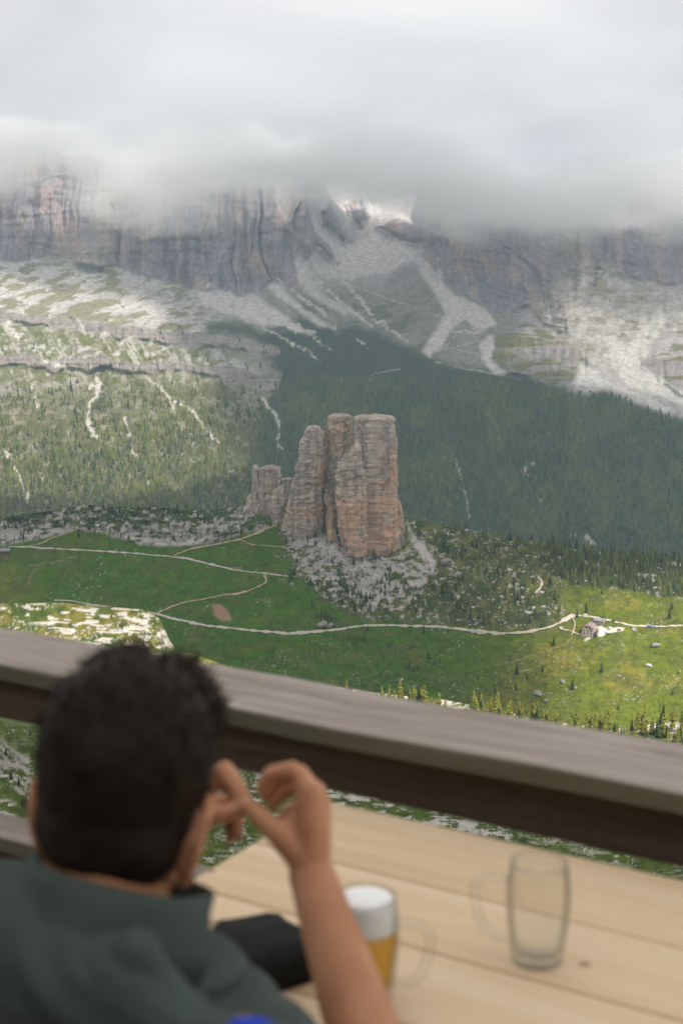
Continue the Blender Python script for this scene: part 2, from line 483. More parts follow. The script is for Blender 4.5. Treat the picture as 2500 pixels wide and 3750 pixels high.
    for pts, w in [([(480, 655), (560, 690), (640, 738), (688, 756)], 8), ([(560, 690), (600, 720), (690, 756), (720, 766)], 4), ([(620, 660), (680, 700), (740, 745), (770, 752)], 5), ([(640, 640), (700, 690), (760, 730)], 4), ([(690, 590), (740, 660), (800, 705), (850, 745)], 4),
                   ([(600, 752), (660, 780), (722, 812)], 3), ([(640, 770), (690, 800), (735, 828)], 2.2), ([(780, 640), (830, 690), (860, 730), (900, 760), (935, 785)], 3.5),
                   ([(818, 778), (836, 790), (854, 806)], 3), ([(690, 760), (730, 780), (760, 806)], 2),
                   ([(208, 890), (226, 880), (222, 905), (206, 930), (200, 965), (210, 990), (232, 1010)], 5), ([(222, 870), (232, 880), (224, 905)], 7), ([(72, 870), (76, 905), (90, 940)], 2.6), ([(290, 960), (300, 1010), (312, 1050)], 2.2),
                   ([(370, 890), (396, 930), (402, 948)], 2.8), ([(402, 920), (440, 940), (470, 985), (505, 1020)], 2.6), ([(330, 860), (380, 905), (400, 940)], 2.2), ([(20, 1040), (40, 1090), (62, 1130), (66, 1170)], 2.4), ([(0, 1020), (25, 1050)], 5),
                   ([(606, 920), (634, 955), (640, 985), (636, 1010), (646, 1030)], 3.2), ([(600, 915), (620, 940)], 3.5), ([(340, 1105), (345, 1150)], 2.2), ([(1040, 1046), (1050, 1075), (1066, 1110), (1070, 1150), (1078, 1200)], 1.6), ([(535, 1080), (560, 1105)], 2),
                   ([(100, 828), (120, 838), (150, 840)], 5), ([(180, 735), (196, 765)], 3), ([(15, 738), (45, 780)], 3), ([(262, 770), (278, 800), (270, 840)], 2.5), ([(1010, 545), (1008, 600), (1012, 640)], 2.6), ([(1040, 760), (1100, 762)], 2)]:
        base = lw(pts, w, L_)
    for pts in [[(780, 642), (840, 668), (900, 690), (960, 708), (1010, 728), (1060, 748), (1110, 762)], [(1000, 806), (1050, 796), (1110, 780)], [(1000, 832), (1060, 846), (1120, 856), (1196, 872)], [(848, 878), (850, 862), (880, 854), (920, 848)], [(1010, 800), (1030, 790), (1044, 772), (1070, 764), (1100, 776)], [(800, 560), (870, 575), (950, 598)], [(1090, 830), (1098, 812), (1060, 806), (1036, 798)]]:
        base = lw(pts, 0.8, (0.55, 0.50, 0.46), 0.8, 2)
    for (a, b, r) in [(1204, 1080, 7), (1214, 1086, 4), (1224, 1066, 4), (1240, 1140, 6), (1244, 1148, 5), (1348, 1235, 7), (1358, 1248, 7), (1316, 1230, 6)]:
        base = lerp(base, np.array([0.46, 0.40, 0.34]), 0.85 * sstep(r + 1.5, r - 2, np.hypot(u2 - a, (v2 - b) * 0.8)))
    base = lerp(base, np.array([0.09, 0.11, 0.04]), 0.75 * poly(u, v, [(655, 930), (690, 905), (730, 915), (730, 950), (680, 960)], 10))
    snow = sstep(0.15, 0.3, fbm(U / 14, V / 14, 99, 3)) * poly(u, v, [(690, 440), (780, 440), (850, 470), (855, 500), (770, 490), (700, 470)], 8)
    base = lerp(base, np.array([0.6, 0.59, 0.58]), 0.5 * snow)
    return np.clip(base, 0.01, 0.85)

FOREST_L = [(-400, 905), (0, 885), (120, 888), (260, 880), (330, 884), (430, 872), (540, 890), (620, 930), (690, 1000), (720, 1350), (-400, 1350)]
FOREST_R = [(640, 880), (760, 862), (880, 868), (990, 868), (1100, 872), (1200, 876), (1290, 902), (1330, 905), (1390, 900), (1440, 922), (1500, 944), (1568, 962), (1950, 960), (1950, 1350), (560, 1350), (600, 1000), (612, 930)]

def forest_density(U, V):
    u, v = warp(U, V, 14, 40)
    a = poly(u, v, FOREST_L, 40)
    dens = 0.52 + 0.75 * sstep(900, 1130, V) + 1.0 * fbm(U / 40, V / 40, 15, 4) + 0.12 * fbm(U / 9, V / 9, 6, 2)
    a = a * np.clip(dens, 0.05, 1)
    b = poly(u, v, FOREST_R, 8) * np.clip(0.86 + 0.7 * fbm(U / 50, V / 50, 25, 3), 0.2, 1)
    c = 0.05 * poly(u, v, [(300, 740), (560, 740), (640, 800), (640, 890), (430, 880), (200, 880), (0, 880), (0, 760), (250, 790)], 20)
    tuft = 0.5 * poly(u, v, [(480, 740), (540, 740), (580, 756), (590, 770), (520, 760), (486, 756)], 5)
    m = np.maximum.reduce([a, b, c, tuft])
    for pts, w in [([(208, 890), (226, 880), (222, 905), (206, 930), (200, 965), (212, 1000)], 9), ([(606, 920), (634, 955), (640, 985), (636, 1010), (646, 1030)], 8), ([(370, 890), (396, 930), (404, 950)], 6), ([(402, 920), (440, 940), (470, 985), (505, 1020)], 6), ([(20, 1040), (40, 1090), (64, 1150)], 6), ([(72, 870), (90, 940)], 6), ([(1040, 1046), (1056, 1090), (1078, 1200)], 4), ([(290, 960), (312, 1050)], 5), ([(655, 932), (690, 925), (725, 935)], 18), ([(1204, 1078), (1222, 1074)], 9), ([(1340, 1236), (1360, 1250)], 10)]:
        m = m * sstep(w * 0.5, w * 1.3, seg_dist(U, V, pts))
    return m

# ---- the plateau with the meadows, seen below the terrace
SKY_B = [(-340, 1205), (0, 1196), (20, 1186), (60, 1180), (100, 1176), (165, 1163), (200, 1158), (240, 1166), (300, 1164), (360, 1166), (420, 1170), (470, 1172), (525, 1167), (580, 1160), (640, 1150), (760, 1160), (860, 1172), (934, 1188), (1009, 1206), (1084, 1218),
         (1159, 1234), (1259, 1248), (1309, 1260), (1420, 1272), (1568, 1284), (1900, 1300)]
def skyB(U):
    return np.interp(U, [p[0] for p in SKY_B], [p[1] for p in SKY_B])
ROCK_L = [(-340, 1195), (0, 1186), (165, 1150), (300, 1150), (540, 1150), (640, 1160), (650, 1200), (620, 1214), (560, 1222), (520, 1238), (460, 1252), (410, 1254), (330, 1250), (280, 1240), (240, 1226), (180, 1216), (130, 1228), (70, 1244), (0, 1252), (-340, 1262)]
BOULD = [(636, 1196), (700, 1204), (780, 1216), (880, 1262), (930, 1260), (940, 1180), (1009, 1200), (1160, 1228), (1309, 1256), (1316, 1300), (1290, 1330), (1286, 1380), (1310, 1412), (1285, 1432), (1240, 1446), (1120, 1444), (1040, 1436), (960, 1430), (870, 1428), (800, 1410), (740, 1370), (690, 1330), (660, 1280), (645, 1230)]
RIDGE_R = [(1259, 1244), (1309, 1252), (1568, 1276), (1900, 1290), (1900, 1380), (1568, 1372), (1500, 1366), (1440, 1352), (1380, 1350), (1320, 1342), (1270, 1318), (1230, 1300)]
YARD = [(1364, 1440), (1382, 1436), (1390, 1442), (1432, 1442), (1430, 1450), (1392, 1454), (1382, 1463), (1364, 1463), (1346, 1472), (1338, 1471), (1354, 1460), (1346, 1455), (1364, 1456), (1376, 1446)]
dB0 = columns([
    (-340, [(1150, 1800), (1200, 1750), (1255, 1650), (1330, 1570), (1400, 1510), (1500, 1430), (1700, 1330), (1780, 1300)]),
    (0, [(1150, 1800), (1198, 1750), (1255, 1650), (1330, 1565), (1400, 1505), (1500, 1425), (1700, 1330), (1780, 1300)]),
    (300, [(1150, 1790), (1200, 1720), (1245, 1655), (1330, 1580), (1400, 1510), (1500, 1420), (1700, 1320), (1780, 1295)]),
    (560, [(1140, 1790), (1165, 1770), (1215, 1640), (1300, 1575), (1400, 1490), (1460, 1440), (1600, 1360), (1780, 1290)]),
    (700, [(1140, 1790), (1165, 1770), (1200, 1660), (1300, 1560), (1400, 1485), (1450, 1445), (1600, 1360), (1780, 1290)]),
    (900, [(1140, 1790), (1180, 1740), (1260, 1600), (1300, 1570), (1400, 1490), (1450, 1450), (1600, 1365), (1780, 1295)]),
    (1000, [(1140, 1800), (1200, 1730), (1260, 1640), (1340, 1560), (1440, 1462), (1600, 1370), (1780, 1300)]),
    (1200, [(1140, 1820), (1236, 1730), (1300, 1660), (1380, 1560), (1450, 1475), (1600, 1378), (1780, 1305)]),
    (1370, [(1140, 1850), (1262, 1730), (1330, 1640), (1400, 1540), (1450, 1482), (1600, 1382), (1780, 1310)]),
    (1568, [(1140, 1850), (1284, 1720), (1340, 1640), (1400, 1560), (1450, 1490), (1600, 1390), (1780, 1315)]),
    (1900, [(1140, 1860), (1300, 1720), (1350, 1650), (1400, 1580), (1450, 1510), (1600, 1400), (1780, 1320)]),
])
def depthB(U, V):
    U, V = np.broadcast_arrays(np.asarray(U, float), np.asarray(V, float))
    d = dB0(U, V)
    u, v = warp(U, V, 6, 26)
    rl = poly(u, v, ROCK_L, 5)
    bo = poly(u, v, BOULD, 12)
    rr = poly(u, v, RIDGE_R, 8)
    d = d - rl * (30 * (ridged(U / 26, V / 16, 5, 4) - 0.6) + 8 * fbm(U / 6, V / 9, 2, 3))
    d = d - bo * (9 * fbm(U / 22, V / 22, 6, 4) + 5 * ridged(U / 7, V / 7, 2, 2))
    d = d - rr * (10 * fbm(U / 30, V / 20, 8, 4))
    yd = poly(U, V, YARD, 14)
    d = d + (1 - yd) * (10 * fbm(U / 130, V / 70, 9, 4) + 3.5 * fbm(U / 30, V / 18, 19, 3) * (1 - 0.7 * bo))
    return d

def paintB(U, V):
    u, v = warp(U, V, 6, 24)
    u2, v2 = warp(U, V, 4, 10, 5)
    n1, n2, n3 = fbm(U / 90, V / 60, 1, 4), fbm(U / 16, V / 10, 2, 4), fbm(U / 4, V / 3, 3, 3)
    g = np.zeros(U.shape + (3,))
    g[:] = (0.047, 0.112, 0.006)
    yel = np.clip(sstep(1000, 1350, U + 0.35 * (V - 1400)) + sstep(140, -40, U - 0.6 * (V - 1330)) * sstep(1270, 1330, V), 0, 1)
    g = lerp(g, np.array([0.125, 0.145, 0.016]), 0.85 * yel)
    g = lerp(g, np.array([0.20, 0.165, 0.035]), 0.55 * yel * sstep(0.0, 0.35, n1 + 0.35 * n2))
    g = lerp(g, np.array([0.085, 0.095, 0.03]), 0.55 * sstep(0.05, 0.4, fbm(U / 50, V / 26, 7, 4)))
    g = lerp(g, np.array([0.110, 0.112, 0.020]), 0.4 * sstep(0.0, 0.35, fbm(U / 34, V / 15, 37, 5, 0.6)))
    g *= (1 + 0.34 * n2 + 0.3 * n3)[..., None]
    tus = sstep(0.34, 0.5, fbm(U / 9, V / 5, 77, 3))
    g = lerp(g, np.array([0.03, 0.055, 0.015]), 0.6 * tus)
    rock = np.array([0.40, 0.37, 0.35])
    rl = poly(u, v, ROCK_L, 4)
    rk = rl * sstep(-0.05, 0.16, fbm(U / 16, V / 8, 13, 5, 0.6) + 0.5 * sstep(1196, 1226, V) - 0.12)
    g = lerp(g, np.array([0.05, 0.065, 0.028]), 0.7 * rl)
    g = lerp(g, rock * (0.92 + 0.4 * fbm(U / 8, V / 3, 14, 3))[..., None], 0.9 * rk)
    g = lerp(g, np.array([0.50, 0.45, 0.43]), 0.8 * poly(u2, v2, [(282, 1222), (310, 1240), (352, 1246), (400, 1244), (450, 1236), (474, 1232), (470, 1246), (430, 1253), (380, 1254), (320, 1250)], 4))
    bo = poly(u, v, BOULD, 14)
    bk = bo * sstep(0.0, 0.22, fbm(U / 13, V / 8, 23, 5, 0.6) - 0.1 * sstep(960, 1100, U) + 0.5 * (poly(u, v, [(640, 1196), (720, 1210), (850, 1270), (1000, 1300), (960, 1380), (830, 1390), (740, 1350), (680, 1300)], 40) - 0.45))
    g = lerp(g, lerp(np.zeros(U.shape + (3,)) + np.array([0.045, 0.062, 0.022]), np.array([0.13, 0.125, 0.04]), sstep(-0.2, 0.25, fbm(U / 24, V / 14, 29, 4))), 0.8 * bo)
    g = lerp(g, rock * 1.08 * (1 + 0.35 * n3)[..., None], 0.9 * bk)
    chute = np.maximum(poly(u2, v2, [(934, 1196), (950, 1230), (975, 1252), (1000, 1290), (1005, 1318), (985, 1320), (965, 1305), (978, 1296), (955, 1262), (940, 1236)], 4), poly(u2, v2, [(690, 1212), (760, 1232), (840, 1280), (846, 1300), (800, 1300), (740, 1262), (700, 1240)], 8))
    g = lerp(g, np.array([0.56, 0.52, 0.50]), 0.85 * chute)
    rr = poly(u, v, RIDGE_R, 9)
    g = lerp(g, np.array([0.055, 0.072, 0.026]), 0.85 * rr)
    g = lerp(g, rock * 1.1, 0.85 * rr * sstep(0.2, 0.34, fbm(U / 12, V / 9, 33, 3)))
    ears = np.array([0.33, 0.20, 0.14])
    g = lerp(g, ears, 0.9 * poly(u2, v2, [(486, 1390), (506, 1386), (528, 1410), (532, 1426), (506, 1424), (490, 1410)], 4))
    g = lerp(g, ears, 0.5 * poly(u2, v2, [(530, 1302), (556, 1300), (552, 1308), (536, 1310)], 3))
    for pts in [[(66, 1340), (70, 1325), (86, 1302), (90, 1298)], [(66, 1300), (120, 1292), (180, 1276)], [(1310, 1465), (1300, 1477), (1270, 1490), (1210, 1509), (1140, 1530)], [(880, 1283), (910, 1272), (960, 1240)], [(890, 1300), (888, 1280)]]:
        g = lerp(g, np.array([0.30, 0.20, 0.11]), 0.75 * sstep(1.9, 0.6, seg_dist(u2, v2, pts)))
    g = lerp(g, np.array([0.66, 0.62, 0.55]), poly(u2, v2, YARD, 2))
    peb = sstep(0.5, 0.58, fbm(U / 3.6, V / 2.6, 55, 2)) * sstep(0.05, 0.35, fbm(U / 60, V / 40, 57, 3) + 0.05)
    g = lerp(g, rock * 1.0, 0.6 * peb)
    return np.clip(g, 0.008, 0.8)

# ---- the near shoulder that drops away under the terrace
SKY_C = [(-340, 1380), (0, 1387), (60, 1386), (130, 1383), (200, 1390), (250, 1394), (320, 1398), (345, 1408), (366, 1420), (376, 1440), (390, 1470), (404, 1492), (440, 1500), (500, 1522), (560, 1548), (620, 1558), (700, 1568), (800, 1582), (860, 1590), (940, 1600), (1000, 1604), (1080, 1618), (1150, 1632),
         (1200, 1645), (1300, 1662), (1400, 1674), (1450, 1672), (1500, 1662), (1568, 1656), (1900, 1640)]
def skyC(U):
    return np.interp(U, [p[0] for p in SKY_C], [p[1] for p in SKY_C])
dC0 = columns([
    (-340, [(1370, 1060), (1480, 880), (1650, 610), (1800, 480), (1950, 380), (2150, 250), (2700, 60)]),
    (0, [(1370, 1060), (1480, 880), (1650, 610), (1800, 480), (1950, 380), (2150, 250), (2700, 60)]),
    (340, [(1390, 1050), (1480, 900), (1650, 640), (1800, 500), (1950, 390), (2150, 255), (2700, 60)]),
    (420, [(1410, 1010), (1500, 900), (1650, 660), (1800, 510), (1950, 395), (2150, 258), (2700, 60)]),
    (560, [(1500, 960), (1560, 900), (1650, 720), (1800, 540), (1950, 400), (2150, 260), (2700, 60)]),
    (800, [(1570, 950), (1640, 830), (1750, 680), (1850, 560), (1950, 430), (2150, 265), (2700, 60)]),
    (1100, [(1600, 930), (1680, 820), (1750, 710), (1850, 580), (1950, 440), (2150, 270), (2700, 60)]),
    (1568, [(1640, 930), (1720, 830), (1800, 700), (1880, 590), (2000, 430), (2150, 290), (2700, 60)]),
    (1900, [(1630, 940), (1720, 830), (1800, 700), (1880, 590), (2000, 430), (2150, 290), (2700, 60)]),
])
def slabC(U, V):
    """pale limestone pavements"""
    u, v = warp(U, V, 7, 24)
    n = fbm(U / 30, V / 11, 4, 4)
    t = 0.16 * fbm(U / 90, V / 50, 9, 3) + 0.05 * fbm(U / 6, V / 3, 5, 3)
    lines = ridged(U / 55 + 0.4, (V - 0.02 * U) / 6.5, 7, 3) - 0.70
    pav = sstep(-0.02, 0.12, lines * 0.9 + 0.45 * n + t)
    left = poly(u, v, [(-400, 1370), (345, 1395), (378, 1440), (396, 1500), (300, 1520), (200, 1480), (100, 1440), (0, 1410), (-400, 1420)], 14)
    edge = sstep(16, 4, V - skyC(U) - 6 * noise(U / 26, 0.0, 4)) * sstep(560, 700, U) * sstep(-0.25, 0.1, fbm(U / 30, V / 20, 8, 3))
    low = sstep(1690, 1760, V) * (0.25 + 0.6 * sstep(-0.1, 0.3, fbm(U / 60, V / 50, 12, 3)))
    edge2 = sstep(60, 20, V - skyC(U)) * sstep(600, 720, U) * 0.62
    return np.clip(pav * np.maximum.reduce([left, low, edge2, 0.12 * np.ones(U.shape)]) + edge * 0.9, 0, 1)

def depthC(U, V):
    U, V = np.broadcast_arrays(np.asarray(U, float), np.asarray(V, float))
    d = dC0(U, V)
    k = d / 900
    s = slabC(U, V)
    d = d - k * (9 * fbm(U / 80, V / 50, 9, 4) * sstep(2600, 2300, V)) - k * s * (3.0 + 3 * ridged(U / 14, V / 6, 3, 3))
    crag = poly(*warp(U, V, 6, 20), [(-340, 1680), (0, 1690), (60, 1740), (95, 1800), (90, 1860), (40, 1830), (0, 1790), (-340, 1760)], 14)
    d = d - k * crag * 26 * (ridged((U - V) / 30, (U + V) / 40, 6, 4) - 0.5)
    return d

def paintC(U, V):
    n1, n2, n3 = fbm(U / 60, V / 40, 1, 4), fbm(U / 14, V / 8, 2, 4), fbm(U / 3.5, V / 2.5, 3, 3)
    g = np.zeros(U.shape + (3,))
    g[:] = (0.075, 0.105, 0.022)
    g = lerp(g, np.array([0.20, 0.17, 0.04]), 0.75 * sstep(-0.1, 0.25, n1 + 0.3 * n2) * sstep(1640, 1560, V - 0.1 * U))
    g = lerp(g, np.array([0.035, 0.06, 0.016]), 0.6 * sstep(0.1, 0.35, fbm(U / 24, V / 18, 17, 4)))
    g *= (1 + 0.3 * n2 + 0.35 * n3)[..., None]
    s = slabC(U, V)
    rock = np.array([0.52, 0.485, 0.445])
    g = lerp(g, rock * (1 + 0.25 * n3 + 0.15 * n2)[..., None], s)
    crag = poly(*warp(U, V, 6, 20), [(-340, 1680), (0, 1690), (60, 1740), (95, 1800), (90, 1860), (40, 1830), (0, 1790), (-340, 1760)], 14)
    g = lerp(g, np.array([0.33, 0.31, 0.28]), 0.9 * crag * sstep(-0.1, 0.15, fbm((U - V) / 8, (U + V) / 30, 66, 3)))
    peb = sstep(0.3, 0.45, fbm(U / 4.0, V / 3, 58, 2)) * sstep(-0.1, 0.3, fbm(U / 50, V / 30, 61, 3))
    g = lerp(g, rock, 0.75 * peb)
    return np.clip(g, 0.008, 0.8)

M_A = attr_mat('mountain_ground', 0.06, 0.30, 1.0, 0.0, 0.0)
M_B = attr_mat('meadow_ground', 0.35, 0.30, 1.0, 0.0, 0.0)
M_C = attr_mat('slope_ground', 0.8, 0.30, 1.0, 0.0, 0.0)

def skyA(U):
    return np.interp(U, [-300, 0, 200, 300, 450, 600, 700, 900, 1100, 1250, 1400, 1900], [340, 336, 356, 396, 388, 372, 362, 394, 432, 446, 432, 428]) + 8 * noise(U / 40.0, 0.0, 2.0)
def sheet(name, us, vfun, ts, depth, paint, mat):
    U = np.repeat(us[None, :], len(ts), 0)
    V = vfun(us)[None, :] if False else np.stack([vfun(us, t) for t in ts], 0)
    D = depth(U, V)
    pts = P(U, V, D)
    c = paint(U, V)
    nr, nc = U.shape
    i = np.arange(nr * nc).reshape(nr, nc)
    q = np.stack([i[1:, :-1], i[1:, 1:], i[:-1, 1:], i[:-1, :-1]], -1).reshape(-1)
    me = mesh_np(name, pts.reshape(-1, 3), q, 4, c.reshape(-1, 3), True)
    o = link(name, me, mat, kind='structure')
    return o, U, V, pts

us = np.arange(-320, 1890, 2.7)
tA = np.linspace(0, 1, 350)
hills, UA, VA, PA = sheet('mountains', us, lambda u, t: skyA(u) + (1340 - skyA(u)) * t, tA, depthA, paintA, M_A)
hills['label'] = 'far mountain wall with scree and wooded valley side under low cloud'
tB = np.linspace(0, 1, 200) ** 1.1
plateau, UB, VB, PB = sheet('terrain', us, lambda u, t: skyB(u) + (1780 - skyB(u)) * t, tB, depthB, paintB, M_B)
tC = np.concatenate([np.linspace(0, 0.55, 210), np.linspace(0.553, 1, 60)])
slope, UC, VC, PC = sheet('hill', us, lambda u, t: skyC(u) + (2700 - skyC(u)) * t, tC, depthC, paintC, M_C)
# back sides, so that every crest is the edge of solid ground
def back_side(name, top, drop, run, mat, c):
    n = len(top)
    t2 = top + np.array([0, run, -drop])
    v = np.concatenate([top, t2])
    i = np.arange(n - 1)
    q = np.stack([i + 1, i, i + n, i + n + 1], -1).reshape(-1)
    link(name, mesh_np(name, v, q, 4, np.tile(c, (2 * n, 1)), True), mat, kind='structure')
back_side('terrain', PB[0], 420, 300, M_B, (0.05, 0.07, 0.03))
back_side('hill', PC[0], 260, 160, M_C, (0.06, 0.08, 0.03))
# one wide ground sheet under everything
gx = [(-9000, -300, -760), (9000, -300, -760), (9000, 9000, -760), (-9000, 9000, -760)]
link('ground', mesh_np('ground', gx, [0, 1, 2, 3], 4, np.tile((0.05, 0.07, 0.03), (4, 1))), M_A, kind='structure')

# ------------------------------------------------------------------ where the sun gets through the clouds
def litA(U, V):
    u, v = warp(U, V, 30, 90, 3)
    m = 0.74 * poly(u, v, [(-400, 600), (0, 610), (150, 610), (300, 640), (400, 680), (450, 740), (430, 800), (540, 850), (520, 900), (560, 1000), (620, 1090), (500, 1140), (300, 1180), (-400, 1180)], 45)
    m = np.maximum(m, 0.5 * poly(u, v, [(190, 480), (280, 500), (320, 640), (180, 640)], 25))
    m = np.maximum(m, 0.66 * poly(u, v, [(1210, 690), (1270, 610), (1400, 600), (1568, 650), (1950, 650), (1950, 960), (1568, 960), (1480, 935), (1320, 900), (1200, 850), (1120, 870), (1110, 790), (1200, 740)], 32))
    m = np.maximum(m, 0.5 * poly(u, v, [(950, 960), (1060, 960), (1060, 1080), (980, 1120)], 40))
    m = np.maximum(m, 0.3 * poly(u, v, [(1090, 1000), (1200, 980), (1230, 1050), (1120, 1090)], 40))
    m = np.maximum(m, 0.45 * poly(u, v, [(1400, 1080), (1700, 1040), (1700, 1280), (1440, 1260)], 50))
    m = np.maximum(m, 0.45 * poly(u, v, [(560, 960), (680, 1060), (650, 1140), (520, 1140)], 40))
    m = np.maximum(m, 0.3 * poly(u, v, [(700, 435), (780, 435), (780, 462), (700, 462)], 14))
    m = m * (1 + 0.06 * sstep(830, 960, V) * sstep(760, 640, U))
    m = np.maximum(m, 0.62 * sstep(-0.02, 0.32, fbm(U / 120, V / 80, 44, 4)) * sstep(840, 930, V))
    m = np.maximum(m, 0.34 * sstep(730, 660, V) * sstep(-0.5, 0.3, fbm(U / 160, V / 120, 47, 3)))
    return np.maximum(m, 0.95 * sstep(575, 505, V)) * (1 - 0.6 * poly(U, V, [(660, 400), (880, 400), (870, 540), (690, 540)], 30))
def litB(U, V):
    u, v = warp(U, V, 26, 80, 6)
    m = 0.95 * poly(u, v, [(1130, 1470), (1260, 1400), (1300, 1330), (1950, 1300), (1950, 1800), (1000, 1800), (1180, 1600), (1250, 1540)], 70)
    m = np.maximum(m, 0.66 * poly(u, v, [(1000, 1270), (1100, 1240), (1320, 1270), (1900, 1290), (1900, 1380), (1330, 1350), (1320, 1430), (1080, 1440)], 50))
    m = np.maximum(m, 0.75 * poly(u, v, [(-400, 1310), (60, 1320), (180, 1345), (300, 1370), (200, 1420), (-400, 1450)], 40))
    m = np.maximum(m, 0.7 * poly(u, v, [(-400, 1480), (600, 1530), (1000, 1600), (1000, 1800), (-400, 1800)], 40))
    return m
def litC(U, V):
    u, v = warp(U, V, 20, 60, 7)
    m = 0.95 * poly(u, v, [(-400, 1340), (420, 1340), (560, 1480), (760, 1520), (1950, 1600), (1950, 1800), (1300, 1800), (1180, 1900), (850, 1880), (700, 1780), (450, 1600), (-400, 1560)], 40)
    m = np.maximum(m, 0.35 * poly(u, v, [(-400, 1600), (80, 1640), (60, 1740), (-400, 1740)], 30))
    return m

CLOUD_Z = 1500.0
sx, sy, sz = sun_dir
def at_cloud(p):
    t = (CLOUD_Z - p[..., 2]) / sz
    return np.stack([p[..., 0] + t * sx, p[..., 1] + t * sy], -1)
X0, X1, Y0, Y1, ST = -2600.0, 5200.0, -1900.0, 4700.0, 60.0
nx, ny = int((X1 - X0) / ST) + 1, int((Y1 - Y0) / ST) + 1
num, den = np.zeros((ny, nx)), np.zeros((ny, nx))
for (U, V, Pp, L) in ((UA, VA, PA, litA), (UB, VB, PB, litB), (UC, VC, PC, litC)):
    s_ = (slice(None, None, 2), slice(None, None, 2))
    w = at_cloud(Pp[s_])
    lv = L(U[s_], V[s_])
    if L is litC:
        lv = np.where(Pp[s_][..., 1] < 260, 0, lv)
    ix = np.round((w[..., 0] - X0) / ST).astype(int)
    iy = np.round((w[..., 1] - Y0) / ST).astype(int)
    ok = (ix >= 0) & (ix < nx) & (iy >= 0) & (iy < ny)
    np.add.at(num, (iy[ok], ix[ok]), lv[ok])
    np.add.at(den, (iy[ok], ix[ok]), 1)
def blur(a, k=1):
    for _ in range(k):
        a = (np.roll(a, 1, 0) + a * 2 + np.roll(a, -1, 0)) / 4
        a = (np.roll(a, 1, 1) + a * 2 + np.roll(a, -1, 1)) / 4
    return a
n_, d_ = num / np.maximum(den, 1), (den > 0).astype(float)
acc_n, acc_d = n_ * d_, d_.copy()
for k in range(1, 14):
    bn, bd = blur(acc_n, 1), blur(acc_d, 1)
    fill = acc_d < 0.02
    acc_n = np.where(fill, bn, acc_n)
    acc_d = np.where(fill, bd, acc_d)
lit = np.where(acc_d > 1e-4, acc_n / np.maximum(acc_d, 1e-4), 0.1)
lit = blur(lit, 1)
GX, GY = np.meshgrid(np.linspace(X0, X1, nx), np.linspace(Y0, Y1, ny))
cover = np.clip(1 - lit, 0, 1)
cover[0, :] = cover[-1, :] = cover[:, 0] = cover[:, -1] = 0
cover = np.clip(sstep(0.06, 0.78, cover), 0, 1)
th = cover * (120 + 70 * fbm(GX / 700, GY / 700, 3, 4))
top = np.stack([GX, GY, CLOUD_Z + th * 0.9 + 2], -1).reshape(-1, 3)
bot = np.stack([GX, GY, CLOUD_Z - th * 0.45 - 2], -1).reshape(-1, 3)
idx = np.arange(ny * nx).reshape(ny, nx)
keep = np.maximum.reduce([cover[:-1, :-1], cover[1:, :-1], cover[:-1, 1:], cover[1:, 1:]]) > 0.01
qt = np.stack([idx[:-1, :-1], idx[:-1, 1:], idx[1:, 1:], idx[1:, :-1]], -1)[keep]
qb = qt[:, ::-1] + ny * nx
vs = np.concatenate([top, bot])
cc = np.repeat(np.concatenate([cover.ravel(), cover.ravel()])[:, None], 3, 1)
faces = np.concatenate([qt, qb])
used, inv = np.unique(faces, return_inverse=True)
cm = mesh_np('clouds', vs[used], inv.reshape(-1), 4, cc[used], True)
m_, n, l, b = nodes_mat('cloud_vapour')
n.remove(b)
a = n.new('ShaderNodeAttribute'); a.attribute_name = 'albedo'
tr, tl, df, mx, ad = n.new('ShaderNodeBsdfTransparent'), n.new('ShaderNodeBsdfTranslucent'), n.new('ShaderNodeBsdfDiffuse'), n.new('ShaderNodeMixShader'), n.new('ShaderNodeMixShader')
tl.inputs[0].default_value = df.inputs[0].default_value = (0.95, 0.95, 0.96, 1)
ad.inputs[0].default_value = 0.4
l.new(tl.outputs[0], ad.inputs[1]); l.new(df.outputs[0], ad.inputs[2])
l.new(a.outputs['Fac'], mx.inputs[0]); l.new(tr.outputs[0], mx.inputs[1]); l.new(ad.outputs[0], mx.inputs[2])
l.new(mx.outputs[0], n['Material Output'].inputs['Surface'])
clouds = link('clouds', cm, m_, kind='stuff', label='broken layer of cloud overhead that shades the valley')
# ------------------------------------------------------------------ air: haze, and the low cloud that hides the summits
def box_mesh(name, x0, x1, y0, y1, z0, z1):
    v = [(x, y, z) for z in (z0, z1) for y in (y0, y1) for x in (x0, x1)]
    f = [0, 2, 3, 1, 4, 5, 7, 6, 0, 1, 5, 4, 2, 6, 7, 3, 0, 4, 6, 2, 1, 3, 7, 5]
    return mesh_np(name, v, f, 4)
m_, n, l, b = nodes_mat('haze_air')
n.remove(b)
pv = n.new('ShaderNodeVolumePrincipled')
pv.inputs['Color'].default_value = (0.68, 0.87, 1.0, 1)
pv.inputs['Density'].default_value = HAZE
pv.inputs['Anisotropy'].default_value = 0.25
l.new(pv.outputs[0], n['Material Output'].inputs['Volume'])
zmax = float(PA[..., 2].max())
link('haze', box_mesh('haze', -9200, 9200, -350, 9200, -762, zmax + 12), m_, kind='stuff', label='pale blue mountain haze that fades the far slopes')

